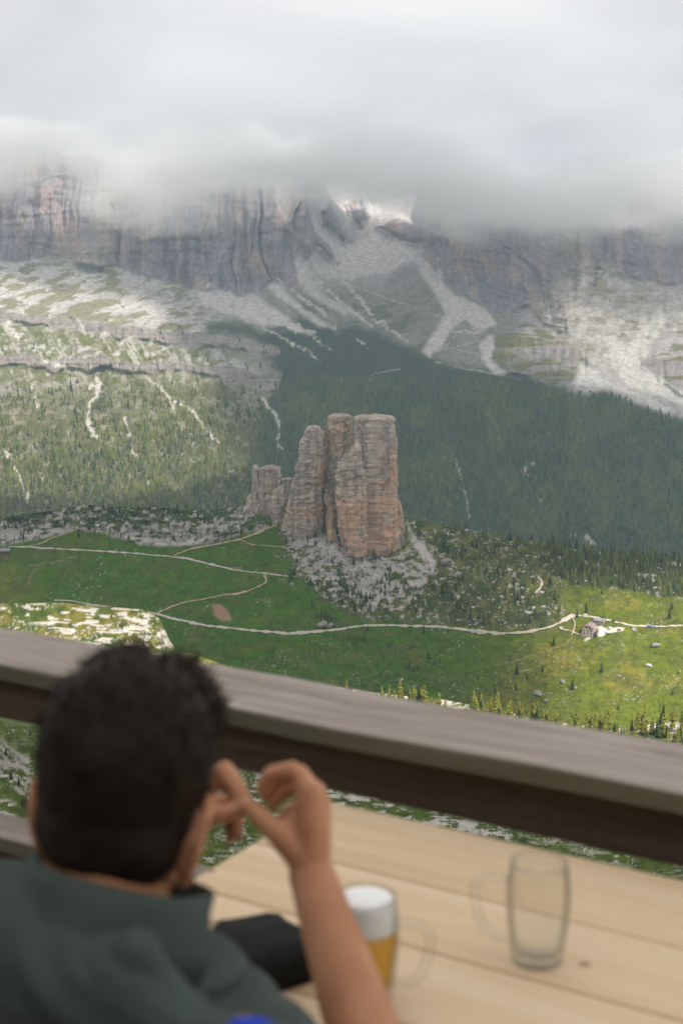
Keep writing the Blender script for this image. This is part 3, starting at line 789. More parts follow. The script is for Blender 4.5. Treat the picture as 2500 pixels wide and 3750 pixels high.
m_, n, l, b = nodes_mat('low_cloud_vapour')
n.remove(b)
pv = n.new('ShaderNodeVolumePrincipled')
pv.inputs['Color'].default_value = (0.998, 0.998, 0.999, 1)
pv.inputs['Anisotropy'].default_value = -0.2
def mth(op, a, b_=None, c=None, clamp=False):
    nd = n.new('ShaderNodeMath')
    nd.operation = op
    nd.use_clamp = clamp
    for i, s in enumerate((a, b_, c)):
        if s is None:
            continue
        if isinstance(s, (int, float)):
            nd.inputs[i].default_value = s
        else:
            l.new(s, nd.inputs[i])
    return nd.outputs[0]
g = n.new('ShaderNodeNewGeometry')
sp = n.new('ShaderNodeSeparateXYZ')
l.new(g.outputs['Position'], sp.inputs[0])
# height of the low cloud's underside along the wall (x in metres -> z)
prof = [(-1700, 255), (-1130, 262), (-880, 235), (-740, 172), (-520, 186), (-300, 206), (-60, 226), (120, 194), (260, 178), (460, 126), (680, 104), (900, 120), (1130, 150), (1700, 150)]
fc = n.new('ShaderNodeFloatCurve')
cv = fc.mapping.curves[0]
px = [((x + 1700) / 3400, z / 400) for x, z in prof]
cv.points[0].location = px[0]
cv.points[1].location = px[-1]
for q in px[1:-1]:
    cv.points.new(*q)
fc.mapping.update()
l.new(mth('MULTIPLY_ADD', sp.outputs['X'], 1 / 3400, 0.5), fc.inputs['Value'])
zb = mth('MULTIPLY', fc.outputs[0], 400)
nz = n.new('ShaderNodeTexNoise')
nz.inputs['Scale'].default_value = 1 / 330
nz.inputs['Detail'].default_value = 6
nz.inputs['Roughness'].default_value = 0.58
nz.inputs['Distortion'].default_value = 0.4
mpp = n.new('ShaderNodeMapping')
mpp.inputs['Scale'].default_value = (0.75, 0.5, 1.5)
l.new(g.outputs['Position'], mpp.inputs[0])
l.new(mpp.outputs[0], nz.inputs['Vector'])
nn = mth('SUBTRACT', nz.outputs['Fac'], 0.5)
h = mth('SUBTRACT', sp.outputs['Z'], zb)
h = mth('MULTIPLY_ADD', nn, 420, h)
den_ = mth('MULTIPLY_ADD', h, 1 / 130, 0.30, clamp=True)
den_ = mth('POWER', den_, 1.6)
tex = mth('MULTIPLY_ADD', nn, 2.8, 0.75, clamp=True)
den_ = mth('MULTIPLY', den_, tex)
den_ = mth('MULTIPLY', den_, mth('MULTIPLY_ADD', h, -1 / 150, 262 / 150, clamp=True))
l.new(mth('MULTIPLY', den_, LOW_CLOUD), pv.inputs['Density'])
l.new(pv.outputs[0], n['Material Output'].inputs['Volume'])
link('low_cloud', box_mesh('low_cloud', -1900, 1900, 4430, 5400, 30, 700), m_, kind='stuff', label='low cloud hiding the tops of the far cliffs')
# ------------------------------------------------------------------ paths on the plateau
M_path = flat_mat('trodden_gravel', (0.50, 0.45, 0.385), 1.0, 0.0, nscale=0.4, namt=0.2)
M_trail = flat_mat('trodden_earth', (0.44, 0.34, 0.25), 1.0, 0.0, nscale=0.4, namt=0.25)
def onB(u, v):
    return P(u, v, depthB(np.asarray(u, float), np.asarray(v, float)))
def onC(u, v):
    return P(u, v, depthC(np.asarray(u, float), np.asarray(v, float)))
def resample(pts, step=3.0):
    pts = np.array(pts, float)
    s = np.concatenate([[0], np.cumsum(np.hypot(*np.diff(pts, axis=0).T))])
    t = np.arange(0, s[-1], step)
    out = np.stack([np.interp(t, s, pts[:, 0]), np.interp(t, s, pts[:, 1])], 1)
    k = np.array([1, 2, 3, 2, 1.0]); k /= k.sum()
    for i in range(2):
        pad = np.pad(out[:, i], 2, mode='edge')
        out[:, i] = np.convolve(pad, k, 'valid')
    return out
def path_strip(pts, w, mat, label, name='path', k=0):
    q = resample(pts)
    q = q + np.stack([0.5 * noise(q[:, 0] / 16, q[:, 1] / 16, 3 + k), 0.7 * noise(q[:, 0] / 14, q[:, 1] / 14, 9 + k)], 1)
    c = onB(q[:, 0], q[:, 1])
    t = np.gradient(c, axis=0)
    # lie in the slope: sideways direction from the local fall line
    gu = onB(q[:, 0], q[:, 1] - 4) - onB(q[:, 0], q[:, 1] + 4)
    gl = onB(q[:, 0] + 4, q[:, 1]) - onB(q[:, 0] - 4, q[:, 1])
    nrm = np.cross(gl, gu)
    nrm /= np.linalg.norm(nrm, axis=1)[:, None]
    nrm = np.where(nrm[:, 2:3] < 0, -nrm, nrm)
    side = np.cross(t, nrm)
    side /= np.linalg.norm(side, axis=1)[:, None] + 1e-9
    ww = (w * (1 + 0.6 * noise(q[:, 0] / 7, q[:, 1] / 9, 21 + k)))[:, None] / 2
    up = nrm * 0.55
    v = np.concatenate([c + side * ww + up, c - side * ww + up])
    n_ = len(q)
    i = np.arange(n_ - 1)
    f = np.stack([i, i + n_, i + 1 + n_, i + 1], -1).reshape(-1)
    link(name, mesh_np(name, v, f, 4, None, True), mat, kind='structure', label=label)
path_strip([(356, 1410), (400, 1422), (470, 1437), (560, 1447), (660, 1456), (720, 1452), (780, 1446), (830, 1438), (900, 1437), (1000, 1440), (1070, 1447), (1150, 1456), (1210, 1452), (1265, 1440), (1290, 1428), (1309, 1416), (1324, 1414), (1351, 1416), (1399, 1426), (1454, 1438), (1509, 1440), (1568, 1437), (1760, 1430)], 3.9, M_path, 'long pale gravel road across the lower meadow to the hut')
path_strip([(20, 1257), (60, 1257), (100, 1260), (190, 1264), (290, 1270), (380, 1278), (430, 1283), (500, 1300), (540, 1310), (600, 1317), (660, 1324)], 2.6, M_path, 'pale footpath along the top of the upper meadow', k=1)
path_strip([(400, 1277), (415, 1270), (440, 1260), (470, 1256), (525, 1245), (550, 1240), (575, 1231), (610, 1217), (640, 1204), (656, 1198)], 2.4, M_trail, 'earthy footpath climbing towards the rock towers', k=2)
path_strip([(60, 1256), (100, 1248), (112, 1240), (132, 1232), (165, 1222), (185, 1210)], 2.2, M_trail, 'earthy footpath up the left rocky ridge', k=3)
path_strip([(550, 1241), (580, 1252), (640, 1256), (690, 1260), (740, 1266)], 1.3, M_trail, 'thin trail crossing below the rock towers', k=4)
path_strip([(362, 1409), (400, 1392), (430, 1382), (470, 1377), (510, 1367), (545, 1364), (570, 1358), (590, 1349), (613, 1338), (610, 1326), (606, 1318)], 2.3, M_trail, 'reddish zigzag footpath across the middle of the meadow', k=5)
path_strip([(1216, 1325), (1236, 1327), (1245, 1338), (1240, 1352), (1228, 1362), (1222, 1374)], 2.6, M_path, 'pale path bending among the boulders above the hut', k=6)
path_strip([(1312, 1418), (1320, 1428), (1318, 1446), (1310, 1464)], 1.6, M_trail, 'short trail left of the hut', k=7)
path_strip([(1284, 1444), (1310, 1450), (1330, 1458), (1346, 1462)], 2.0, M_path, 'short pale spur leading to the hut from the left', k=8)
path_strip([(124, 1379), (160, 1381), (210, 1389), (250, 1396), (300, 1402), (360, 1410)], 3.4, M_path, 'pale gravel road passing behind the lit limestone pavement', k=9)

# ------------------------------------------------------------------ the rock towers
M_rock = attr_mat('tower_rock', 0.25, 0.22, 1.0, 0.25, 0.0)
def Z2(zx, zy):
    return 533 + np.asarray(zx, float) * 0.28, 928 + np.asarray(zy, float) * 0.28
def rock_paint(pts, zx, zy, orange):
    x, y, z = pts[..., 0], pts[..., 1], pts[..., 2]
    g = np.zeros(zx.shape + (3,))
    g[:] = (0.455, 0.375, 0.325)
    n1 = fbm(x / 9, y / 9, z / 14, 4)
    g *= (1 + 0.26 * n1 + 0.13 * fbm(x / 40, y / 40, z / 1.6, 3) + 0.36 * fbm(x / 1.9, y / 1.9, z / 8, 4))[..., None]
    o = np.clip(orange(zx, zy), 0, 1) * sstep(-0.35, 0.1, fbm(x / 7, y / 14, z / 16, 4) + 0.12)
    og = np.array([0.59, 0.37, 0.245]) * (1 + 0.16 * n1 + 0.14 * fbm(x / 60, y / 60, z / 1.3, 3))[..., None]
    g = lerp(g, og, 0.85 * o)
    streak = sstep(0.12, 0.4, fbm(x / 3.2, y / 9, z / 45, 3)) * 0.5
    g = lerp(g, np.array([0.19, 0.18, 0.172]), streak)
    return np.clip(g, 0.03, 0.7)
def tower_mesh(name, rows, d, ratio=0.8, orange=lambda x, y: 0 * x, dy=0.0, seed=0.0, expo=3.2, amp=1.0, nang=110):
    rows = np.array(rows, float)
    zy = np.concatenate([np.arange(rows[0, 0], rows[-1, 0], 4.2), [rows[-1, 0]]])
    L, Rr = np.interp(zy, rows[:, 0], rows[:, 1]), np.interp(zy, rows[:, 0], rows[:, 2])
    u0, v0 = Z2((L + Rr) / 2, zy)
    c = P(u0, v0, d)
    hw = (Rr - L) / 2 * 0.28 / FD * d
    hd = ratio * (0.6 * hw.max() + 0.4 * hw) * np.clip(hw / (0.35 * hw.max()), 0.35, 1)
    a = np.linspace(0, 2 * np.pi, nang, endpoint=False)
    # more points on the side one sees
    a = a + 0.5 * np.sin(a + np.pi / 2) * 0 
    ca, sa = np.cos(a), np.sin(a)
    e = 2 / expo
    X = c[:, None, 0] + hw[:, None] * (np.sign(ca) * np.abs(ca) ** e)[None]
    Y = (c[:, 1].mean() + dy + hd[:, None] * 0.0)[:, :] + hd[:, None] * (np.sign(sa) * np.abs(sa) ** e)[None]
    Z = np.repeat(c[:, 2][:, None], nang, 1)
    # weathering: pillars and cracks, ledges, blocks
    s = seed
    wx = X + 4 * fbm(X / 30 + s, Y / 30, Z / 22, 3)
    pil = ridged(wx / 13 + s, Y / 13, Z / 160, 3) - 0.66
    crk = np.minimum(0, np.abs(noise(wx / 8.5 + s, Y / 8.5, Z / 90)) - 0.13) * 9 + np.minimum(0, np.abs(noise(wx / 4.2 + s, Y / 4.2, Z / 26)) - 0.12) * 5
    led = fbm(X / 70, Y / 70 + s, Z / 4.2, 3)
    ledge2 = np.minimum(0, np.abs(noise(0.02 * X, s + 0.02 * Y, Z / 11 + 0.25 * fbm(X / 30, Y / 30, 3, 2))) - 0.1) * 9
    blk = fbm(X / 4.5, Y / 4.5 + s, Z / 4.5, 3)
    r = amp * (5.5 * pil + 3.4 * crk + 1.1 * led + 1.3 * ledge2 + 2.0 * blk)
    cxi = np.floor((wx + 2.5 * noise(wx / 9 + s, Z / 30, 2)) / 5.5); zoff = 5 * _hash(cxi.astype(int), np.zeros_like(cxi).astype(int) + int(s * 10), np.zeros_like(cxi).astype(int))
    r = r + amp * 2.6 * (_hash(cxi.astype(int), np.floor((Z + zoff) / 9.0).astype(int), np.floor(Y / 9).astype(int)) - 0.5)
    nx_, ny_ = ca[None] * np.ones_like(Z), sa[None] * np.ones_like(Z)
    k = np.clip(hw / 9, 0.25, 1)[:, None]
    X, Y = X + nx_ * r * k, Y + ny_ * r * k
    Z = Z + amp * (0.8 * blk) 
    pts = np.stack([X, Y, Z], -1)
    zx = ((X - c[:, None, 0]) / np.maximum(hw[:, None], 0.1)) * ((Rr - L) / 2)[:, None] + ((L + Rr) / 2)[:, None]
    colr = rock_paint(pts, zx, np.repeat(zy[:, None], nang, 1), orange)
    nr = len(zy)
    i = np.arange(nr * nang).reshape(nr, nang)
    j = np.roll(i, -1, 1)
    q = np.stack([i[1:], j[1:], j[:-1], i[:-1]], -1).reshape(-1, 4)
    # the top: two rings drawn in and slightly raised
    top = pts[0]
    cen = top.mean(0)
    vs, cs, fs = [pts.reshape(-1, 3)], [colr.reshape(-1, 3)], [q]
    prev = i[0]
    base = nr * nang
    for f_, up in ((0.82, 1.0), (0.5, 1.6), (0.02, 1.9)):
        rg = cen + (top - cen) * f_
        rg[:, 2] = top[:, 2] + up + 0.9 * fbm(rg[:, 0] / 5, rg[:, 1] / 5, s, 3)
        ids = base + np.arange(nang)
        base += nang
        vs.append(rg); cs.append(colr[0])
        fs.append(np.stack([prev, np.roll(prev, -1), np.roll(ids, -1), ids], -1))
        prev = ids
    return mesh_np(name, np.concatenate(vs), np.concatenate(fs).reshape(-1), 4, np.concatenate(cs), False)

og_main = lambda x, y: sstep(480, 620, y + 0.35 * (x - 1150)) * (0.35 + 0.65 * sstep(700, 840, y)) + 0.75 * sstep(1150, 1290, x) * sstep(300, 420, y) + 0.4 * sstep(1300, 1345, x) * sstep(200, 330, y)
og_mid = lambda x, y: 0.75 * sstep(80, 200, y) * sstep(420, 330, y)
og_sp = lambda x, y: 0.8 * sstep(780, 830, y) * sstep(960, 880, y) * sstep(0.0, 1.0, 1 + 0 * x) + 0.9 * sstep(690, 720, x) * sstep(420, 520, y) * sstep(720, 600, y)
t1 = thing('rock_tower', 'broadest and tallest rock tower, orange on its lower right face', 'rock tower', P(*Z2(1180, 1230), 1600))
def rock_part(name, parent, me):
    o = link(name, me, M_rock, parent)
    o.matrix_parent_inverse = Matrix.Translation(-parent.location)
    return o
rock_part('summit_block', t1, tower_mesh('summit_block', [(92, 1018, 1290), (104, 1008, 1312), (140, 1005, 1326), (270, 1010, 1338), (330, 1012, 1350), (440, 1000, 1348), (560, 935, 1346), (640, 884, 1346), (730, 864, 1348), (900, 862, 1354), (1100, 884, 1366), (1180, 928, 1368), (1260, 1000, 1372), (1340, 1050, 1372)], 1600, 0.85, og_main, 0, 1.3, 4.6))
rock_part('buttress', t1, tower_mesh('buttress', [(315, 1004, 1038), (340, 985, 1052), (400, 937, 1058), (440, 922, 1064), (500, 862, 1068), (560, 850, 1084), (700, 850, 1098), (900, 862, 1104), (1000, 872, 1106), (1100, 886, 1108), (1180, 935, 1108), (1260, 960, 1106)], 1566, 0.62, og_main, 2, 5.7, 3.4))
rock_part('shoulder', t1, tower_mesh('shoulder', [(770, 1340, 1356), (800, 1335, 1378), (900, 1330, 1398), (1000, 1325, 1416), (1100, 1320, 1414), (1200, 1318, 1402), (1300, 1318, 1398)], 1612, 1.1, og_main, 2, 9.1))
def solo_tower(label, rows, d, ratio, orange, dy, seed, **k):
    me = tower_mesh('rock_tower', rows, d, ratio, orange, dy, seed, **k)
    co = np.empty(len(me.vertices) * 3, np.float32); me.vertices.foreach_get('co', co)
    o = link('rock_tower', me, M_rock, label=label, category='rock tower')
    return o
solo_tower('flat-topped middle rock tower set back behind a narrow cleft', [(88, 797, 968), (102, 770, 974), (180, 764, 976), (300, 772, 976), (400, 774, 978), (520, 752, 960), (650, 742, 940), (800, 735, 930), (1000, 740, 930), (1200, 740, 930)], 1640, 0.9, og_mid, 6, 2.2)
solo_tower('tapering grey rock spire with a stepped top, left of the cleft', [(172, 628, 717), (184, 622, 722), (206, 606, 740), (245, 600, 756), (268, 572, 764), (300, 562, 766), (420, 556, 770), (500, 545, 768), (600, 512, 745), (700, 474, 742), (800, 455, 732), (900, 432, 735), (1000, 428, 740), (1100, 425, 742)], 1640, 0.75, og_sp, -10, 3.9)
solo_tower('thin rock needle standing in the dark cleft between the towers', [(735, 758, 786), (770, 748, 820), (850, 776, 832), (960, 770, 836), (1040, 775, 842), (1110, 780, 850)], 1612, 1.0, og_main, -8, 6.6, nang=60)
solo_tower('short square rock stump, left of the tallest towers', [(506, 262, 360), (522, 234, 386), (600, 224, 396), (680, 220, 380), (760, 216, 350), (850, 190, 330), (930, 180, 330)], 1730, 0.9, og_mid, 0, 8.8, nang=80)
solo_tower('slim leftmost rock pillar beside the square stump', [(510, 168, 212), (540, 162, 222), (640, 166, 226), (720, 162, 232), (790, 118, 236), (860, 100, 250), (920, 90, 260)], 1738, 1.0, og_mid, 4, 4.4, nang=60)
solo_tower('leaning grey rock slab at the foot of the spire', [(612, 404, 504), (640, 432, 512), (700, 356, 500), (760, 332, 480), (860, 304, 462), (960, 322, 460), (1020, 330, 470)], 1668, 0.6, og_mid, 0, 7.3, expo=2.3, nang=90)

# ------------------------------------------------------------------ conifers
M_tree = attr_mat('needles', 1.2, 0.30, 0.9, 0.0, 0.05)
M_bark = flat_mat('bark', (0.13, 0.10, 0.08), 0.95, 0.05, nscale=4, namt=0.3)
def conifer(seed, larch):
    """a crown of drooping branch fans round an uneven core, one metre tall"""
    r = np.random.default_rng(seed)
    v, f, c = [], [], []
    nl = 15 if larch else 17
    base = np.array([0.150, 0.158, 0.030]) if larch else np.array([0.026, 0.048, 0.022])
    w0 = r.uniform(0.17, 0.22) if larch else r.uniform(0.17, 0.225)
    lean = r.normal(0, 0.02, 2)
    for k in range(nl):
        t = k / (nl - 1)
        z = 0.10 + 0.86 * t
        rad = w0 * (1 - t) ** (0.72 if larch else 0.85) * r.uniform(0.75, 1.15) + 0.012
        nb = 9 if t < 0.6 else 6
        ph = r.uniform(0, 6.28)
        for j in range(nb):
            if r.random() < (0.22 if larch else 0.10):
                continue
            a = ph + j * 6.283 / nb + r.normal(0, 0.18)
            rr = rad * r.uniform(0.65, 1.2)
            wd = rr * 0.40 + 0.012
            dz = (0.03 if larch else 0.055) * r.uniform(0.5, 1.5)
            zz = z + r.normal(0, 0.012)
            ca, sa = math.cos(a), math.sin(a)
            ox, oy = lean * zz
            i = len(v)
            v += [(ox, oy, zz + 0.035), (ox + 0.6 * rr * ca - wd * sa, oy + 0.6 * rr * sa + wd * ca, zz - 0.45 * dz), (ox + rr * ca, oy + rr * sa, zz - dz), (ox + 0.6 * rr * ca + wd * sa, oy + 0.6 * rr * sa - wd * ca, zz - 0.45 * dz), (ox + 0.55 * rr * ca, oy + 0.55 * rr * sa, zz - dz - 0.045)]
            f += [(i, i + 1, i + 2), (i, i + 2, i + 3), (i, i + 4, i + 2)]
            m = r.uniform(0.7, 1.35)
            c += [base * m * 0.9, base * m * 1.15, base * m * 1.3, base * m * 1.15, base * m * 0.8]
    i = len(v)
    v.append((lean[0], lean[1], 1.0)); c.append(base)
    for j in range(7):
        a = j * 0.8976
        v.append((0.42 * w0 * math.cos(a), 0.42 * w0 * math.sin(a), 0.12)); c.append(base * 0.8)
    for j in range(7):
        f.append((i, i + 1 + j, i + 1 + (j + 1) % 7))
    return mesh_np('crown', v, np.array(f).ravel(), 3, np.array(c))
def trunk_mesh():
    bm = bmesh.new()
    bmesh.ops.create_cone(bm, segments=7, radius1=0.018, radius2=0.003, depth=1.0, cap_ends=True, matrix=Matrix.Translation((0, 0, 0.46)))
    me = bpy.data.meshes.new('trunk'); bm.to_mesh(me); bm.free()
    return me
T_trunk = trunk_mesh()
T_trunk.materials.append(M_bark)
crowns = {True: [conifer(100 + i, True) for i in range(6)], False: [conifer(200 + i, False) for i in range(6)]}
for k in crowns.values():
    for me in k:
        me.materials.append(M_tree)
tree_n = 0
def tree(u, v, h, larch, label, group, ground, cat=None):
    """h in plan units: turned into metres at that distance"""
    global tree_n
    p = ground(np.array([u]), np.array([v]))[0]
    hm = h / FD * p[1]
    o = thing('larch_tree' if larch else 'spruce_tree', label, 'tree', (p[0], p[1], p[2] - 0.02 * hm), group)
    s = hm * random.uniform(0.95, 1.05)
    wdt = s * random.uniform(0.85, 1.2)
    o.scale = (wdt, wdt, s)
    o.rotation_euler = (random.gauss(0, 0.02), random.gauss(0, 0.02), random.uniform(0, 6.28))
    link('crown', crowns[larch][tree_n % 6], None, o)
    link('trunk', T_trunk, None, o)
    tree_n += 1
for (u, v, h, lb) in [(1345, 1407, 29, 'dark spruce just behind the pink hut'), (1324, 1418, 21, 'dark spruce left of the pink hut at the road bend'), (1272, 1379, 26, 'tall dark spruce among the last boulders above the road'),
                      (1270, 1483, 26, 'thin feathery spruce on the meadow below the road, left of the hut'), (1380, 1545, 27, 'cone shaped spruce standing alone in the middle of the lit meadow'), (1313, 1584, 31, 'tallest lone spruce on the lower right meadow, by two boulders'),
                      (1541, 1400, 20, 'upper spruce of a close pair at the far right meadow'), (1536, 1421, 26, 'lower spruce of a close pair at the far right meadow'),
                      (1418, 1630, 17, 'small lone spruce at the bottom edge of the lit meadow'), (1543, 1596, 15, 'small pale spruce low at the far right'), (1511, 1477, 9, 'tiny spruce growing behind the biggest meadow boulder'), (1490, 1527, 11, 'tiny spruce growing behind the flat meadow boulder'),
                      (972, 1455, 22, 'dark spruce touching the road in the middle of the slope'), (984, 1514, 21, 'pointed dark spruce in the cluster below the road'), (1186, 1549, 30, 'tall dark spruce in the shaded lower meadow'), (182, 1234, 22, 'dark spruce at the foot of the left rocky ridge')]:
    tree(u, v, h, False, lb, None, onB)
for (u, v, h) in [(1244, 1544, 18), (1331, 1531, 12), (1355, 1542, 9), (1381, 1364, 13), (1360, 1357, 12), (1446, 1376, 8), (1525, 1427, 8), (844, 1449, 16), (1009, 1524, 18), (836, 1464, 15), (889, 1484, 14), (896, 1488, 16), (929, 1539, 16), (948, 1544, 18), (911, 1554, 14), (1114, 1545, 14), (1209, 1559, 14), (1169, 1519, 12), (1246, 1541, 13), (1184, 1584, 18), (814, 1536, 11),
                  (938, 1536, 22), (958, 1540, 20), (996, 1526, 13), (940, 1450, 11), (1026, 1452, 12), (1136, 1590, 18), (1166, 1570, 12), (1096, 1560, 12), (1230, 1550, 10), (708, 1548, 9), (560, 1500, 6), (706, 1484, 8)]:
    tree(u, v, h, False, 'dark spruce on the meadow below the gravel road, ' + ('left part among grey rocks' if u < 1060 else 'right part toward the hut'), 'spruces on the lower meadow, ' + ('left' if u < 1060 else 'right'), onB)
for (u, v, h) in [(717, 1394, 18), (738, 1418, 22), (746, 1420, 26), (754, 1423, 22), (762, 1424, 18), (731, 1422, 14), (770, 1426, 12), (668, 1330, 22), (674, 1320, 18), (664, 1338, 14)]:
    tree(u, v, h, False, 'dark spruce in the small stands at the left edge of the boulder field', 'spruces at the left edge of the boulder field', onB)
for (u, v, h) in [(250, 1178, 22), (258, 1180, 24), (275, 1178, 20), (318, 1180, 24), (306, 1186, 18), (345, 1172, 16), (407, 1178, 26), (400, 1182, 18), (532, 1180, 16), (555, 1223, 17), (47, 1204, 20), (36, 1212, 16), (64, 1208, 18), (70, 1220, 20), (92, 1206, 14), (12, 1216, 18), (148, 1206, 14), (430, 1196, 16), (455, 1190, 18), (372, 1188, 14), (470, 1188, 14), (500, 1182, 12), (225, 1190, 14), (265, 1186, 20), (412, 1186, 16), (326, 1178, 15), (440, 1182, 14), (385, 1180, 12)]:
    tree(u, v, h, False, 'dark spruce growing among the rocks of the left ridge', 'spruces on the left rocky ridge', onB)
r_ = np.random.default_rng(31)
nC = 0
while nC < 176:
    u = r_.uniform(640, 1700)
    t = r_.random() ** 1.2
    v = skyC(u) + 3 + t * (34 + 44 * sstep(1300, 1568, u))
    cl = fbm(np.array([u / 45]), np.array([v / 40]), 3.3, 3)[0]
    if cl < -0.05 - 0.25 * sstep(1250, 1450, u):
        continue
    h = float(np.clip(r_.normal(41, 11), 15, 64)) * (0.8 if u < 850 else 1)
    lar = r_.random() < (0.88 - 0.5 * sstep(1380, 1568, u))
    zone = 'left of the middle' if u < 900 else 'between the middle and the hut' if u < 1150 else 'below the hut' if u < 1400 else 'at the right edge'
    sz = 'tall' if h > 37 else 'small'
    tree(u, v, h, bool(lar), ('%s yellow green larch on the rim past the railing, %s' if lar else '%s dark green spruce on the rim past the railing, %s') % (sz, zone), '%s %s on the rim %s' % (sz, 'larches' if lar else 'spruces', zone), onC)
    nC += 1
for (u, v, h) in [(180, 1391, 16), (138, 1398, 12), (155, 1403, 13), (47, 1394, 12), (256, 1420, 17), (262, 1410, 10), (318, 1478, 18), (330, 1486, 22), (340, 1404, 9), (360, 1414, 11), (60, 1412, 9)]:
    tree(u, v, h, True, 'small larch on the lit limestone pavement at left', 'larches on the limestone pavement', onC)
for (u, v, h) in [(490, 1528, 16), (530, 1540, 18), (500, 1530, 13), (560, 1556, 16)]:
    tree(u, v, h, True, 'pale larch tip showing over the railing right of the head', 'larches behind the railing beside the head', onC)
for (u, v, h) in [(14, 1735, 22), (26, 1790, 26), (70, 1690, 20), (44, 1805, 24), (60, 1858, 40), (52, 1852, 26)]:
    tree(u, v, h, False, 'dark spruce on the shaded crag under the railing at left', 'spruces on the crag under the railing', onC)
def scatter(n, umin, umax, vfun, accept, seed):
    r = np.random.default_rng(seed)
    u = r.uniform(umin, umax, n)
    v = vfun(u, r.random(n))
    k = r.random(n) < accept(u, v)
    return u[k], v[k], r
# boulder field and right ridge: the larger trees singly, the small ones as one mass
uB, vB, r_ = scatter(3000, 640, 1330, lambda u, t: 1190 + t * 260, lambda u, v: poly(u, v, BOULD, 8) * np.clip(0.16 + 1.0 * fbm(u / 34, v / 24, 5, 3) + 0.30 * sstep(900, 1100, u), 0, 1), 41)
hB = np.clip(r_.normal(13, 6, len(uB)), 4, 27)
uR, vR, r2 = scatter(4200, 1200, 1880, lambda u, t: skyB(u) - 2 + t * 110, lambda u, v: poly(u, v, RIDGE_R, 6) * np.clip(0.55 + 0.9 * fbm(u / 40, v / 24, 8, 3), 0.05, 1), 43)
hR = np.clip(r2.normal(19, 6, len(uR)), 8, 32)
ordB = np.argsort(-hB)
for i in ordB[:24]:
    zn = 'under the towers' if uB[i] < 960 else 'in its middle' if uB[i] < 1140 else 'at its right end above the road'
    tree(uB[i], vB[i], hB[i], bool(i % 4 == 0), ('larch' if i % 4 == 0 else 'dark conifer') + ' growing in the pale boulder field, ' + zn, ('larches' if i % 4 == 0 else 'conifers') + ' in the boulder field ' + zn, onB)
inv = np.where(uR < 1590)[0]
ordR = inv[np.argsort(-hR[inv])]
for i in ordR[:4]:
    tree(uR[i], vR[i], hR[i], False, 'tall conifer on the wooded ridge behind the hut', 'tall conifers on the wooded ridge', onB)
restB = np.setdiff1d(np.arange(len(uB)), ordB[:24])
restR = np.setdiff1d(np.arange(len(uR)), ordR[:4])

def small_tree(ntier, nside):
    v, f, c = [], [], []
    for k in range(ntier):
        t = k / ntier
        z0, z1 = 0.04 + 0.86 * t, min(1.0, 0.04 + 0.86 * t + 1.9 / ntier * 0.62 + (0.1 if k == ntier - 1 else 0))
        rr = 0.21 * (1 - t) ** 0.8
        i = len(v)
        v.append((0, 0, z1)); c.append(1.05)
        for j in range(nside):
            a = (j + 0.5 * (k % 2)) * 2 * math.pi / nside
            q = rr * (1.25 if j % 2 else 0.75)
            v.append((q * math.cos(a), q * math.sin(a), z0 - 0.02 * (j % 2))); c.append(0.85 + 0.35 * (j % 2))
        for j in range(nside):
            f.append((i, i + 1 + j, i + 1 + (j + 1) % nside))
    return np.array(v), np.array(f), np.array(c)
def tree_mass(name, u, v, h, ground, colors, tmpl, label, seed):
    tv, tf, tcol = tmpl
    r = np.random.default_rng(seed)
    p = ground(u, v)
    s = h / FD * p[:, 1]
    w = s * r.uniform(0.8, 1.35, len(u))
    a = r.uniform(0, 6.28, len(u))
    ca, sa = np.cos(a)[:, None], np.sin(a)[:, None]
    x = (tv[None, :, 0] * ca - tv[None, :, 1] * sa) * w[:, None] + p[:, None, 0]
    y = (tv[None, :, 0] * sa + tv[None, :, 1] * ca) * w[:, None] + p[:, None, 1]
    z = tv[None, :, 2] * s[:, None] + p[:, None, 2] - 0.04 * s[:, None]
    f = tf[None] + (np.arange(len(u)) * len(tv))[:, None, None]
    cc_ = colors[:, None, :] * tcol[None, :, None]
    return link(name, mesh_np(name, np.stack([x, y, z], -1).reshape(-1, 3), f.reshape(-1), 3, cc_.reshape(-1, 3)), M_tree, kind='stuff', label=label)
def tree_cols(n, r, yellow):
    dark = np.array([0.030, 0.056, 0.034]); mid = np.array([0.105, 0.120, 0.028])
    k = np.clip(yellow + r.normal(0, 0.22, n), 0, 1)
    c = dark + (mid - dark) * k[:, None]
    return c * r.uniform(0.5, 1.7, n)[:, None]
uL, vL, rL = scatter(900, -100, 640, lambda u, t: 1162 + t * 84, lambda u, v: poly(u, v, ROCK_L, 4) * np.clip(0.25 + 1.2 * fbm(u / 26, v / 14, 38, 3), 0, 1), 45)
hL = np.clip(rL.normal(10, 4, len(uL)), 4, 20)
u_, v_, h_ = np.concatenate([uB[restB], uR[restR], uL]), np.concatenate([vB[restB], vR[restR], vL]), np.concatenate([hB[restB], hR[restR], hL])
tree_mass('small_conifers', u_, v_, h_, onB, tree_cols(len(u_), r_, np.where(u_ > 1230, 0.55, 0.4)), small_tree(7, 8), 'mass of small conifers on the boulder field and ridge', 5)
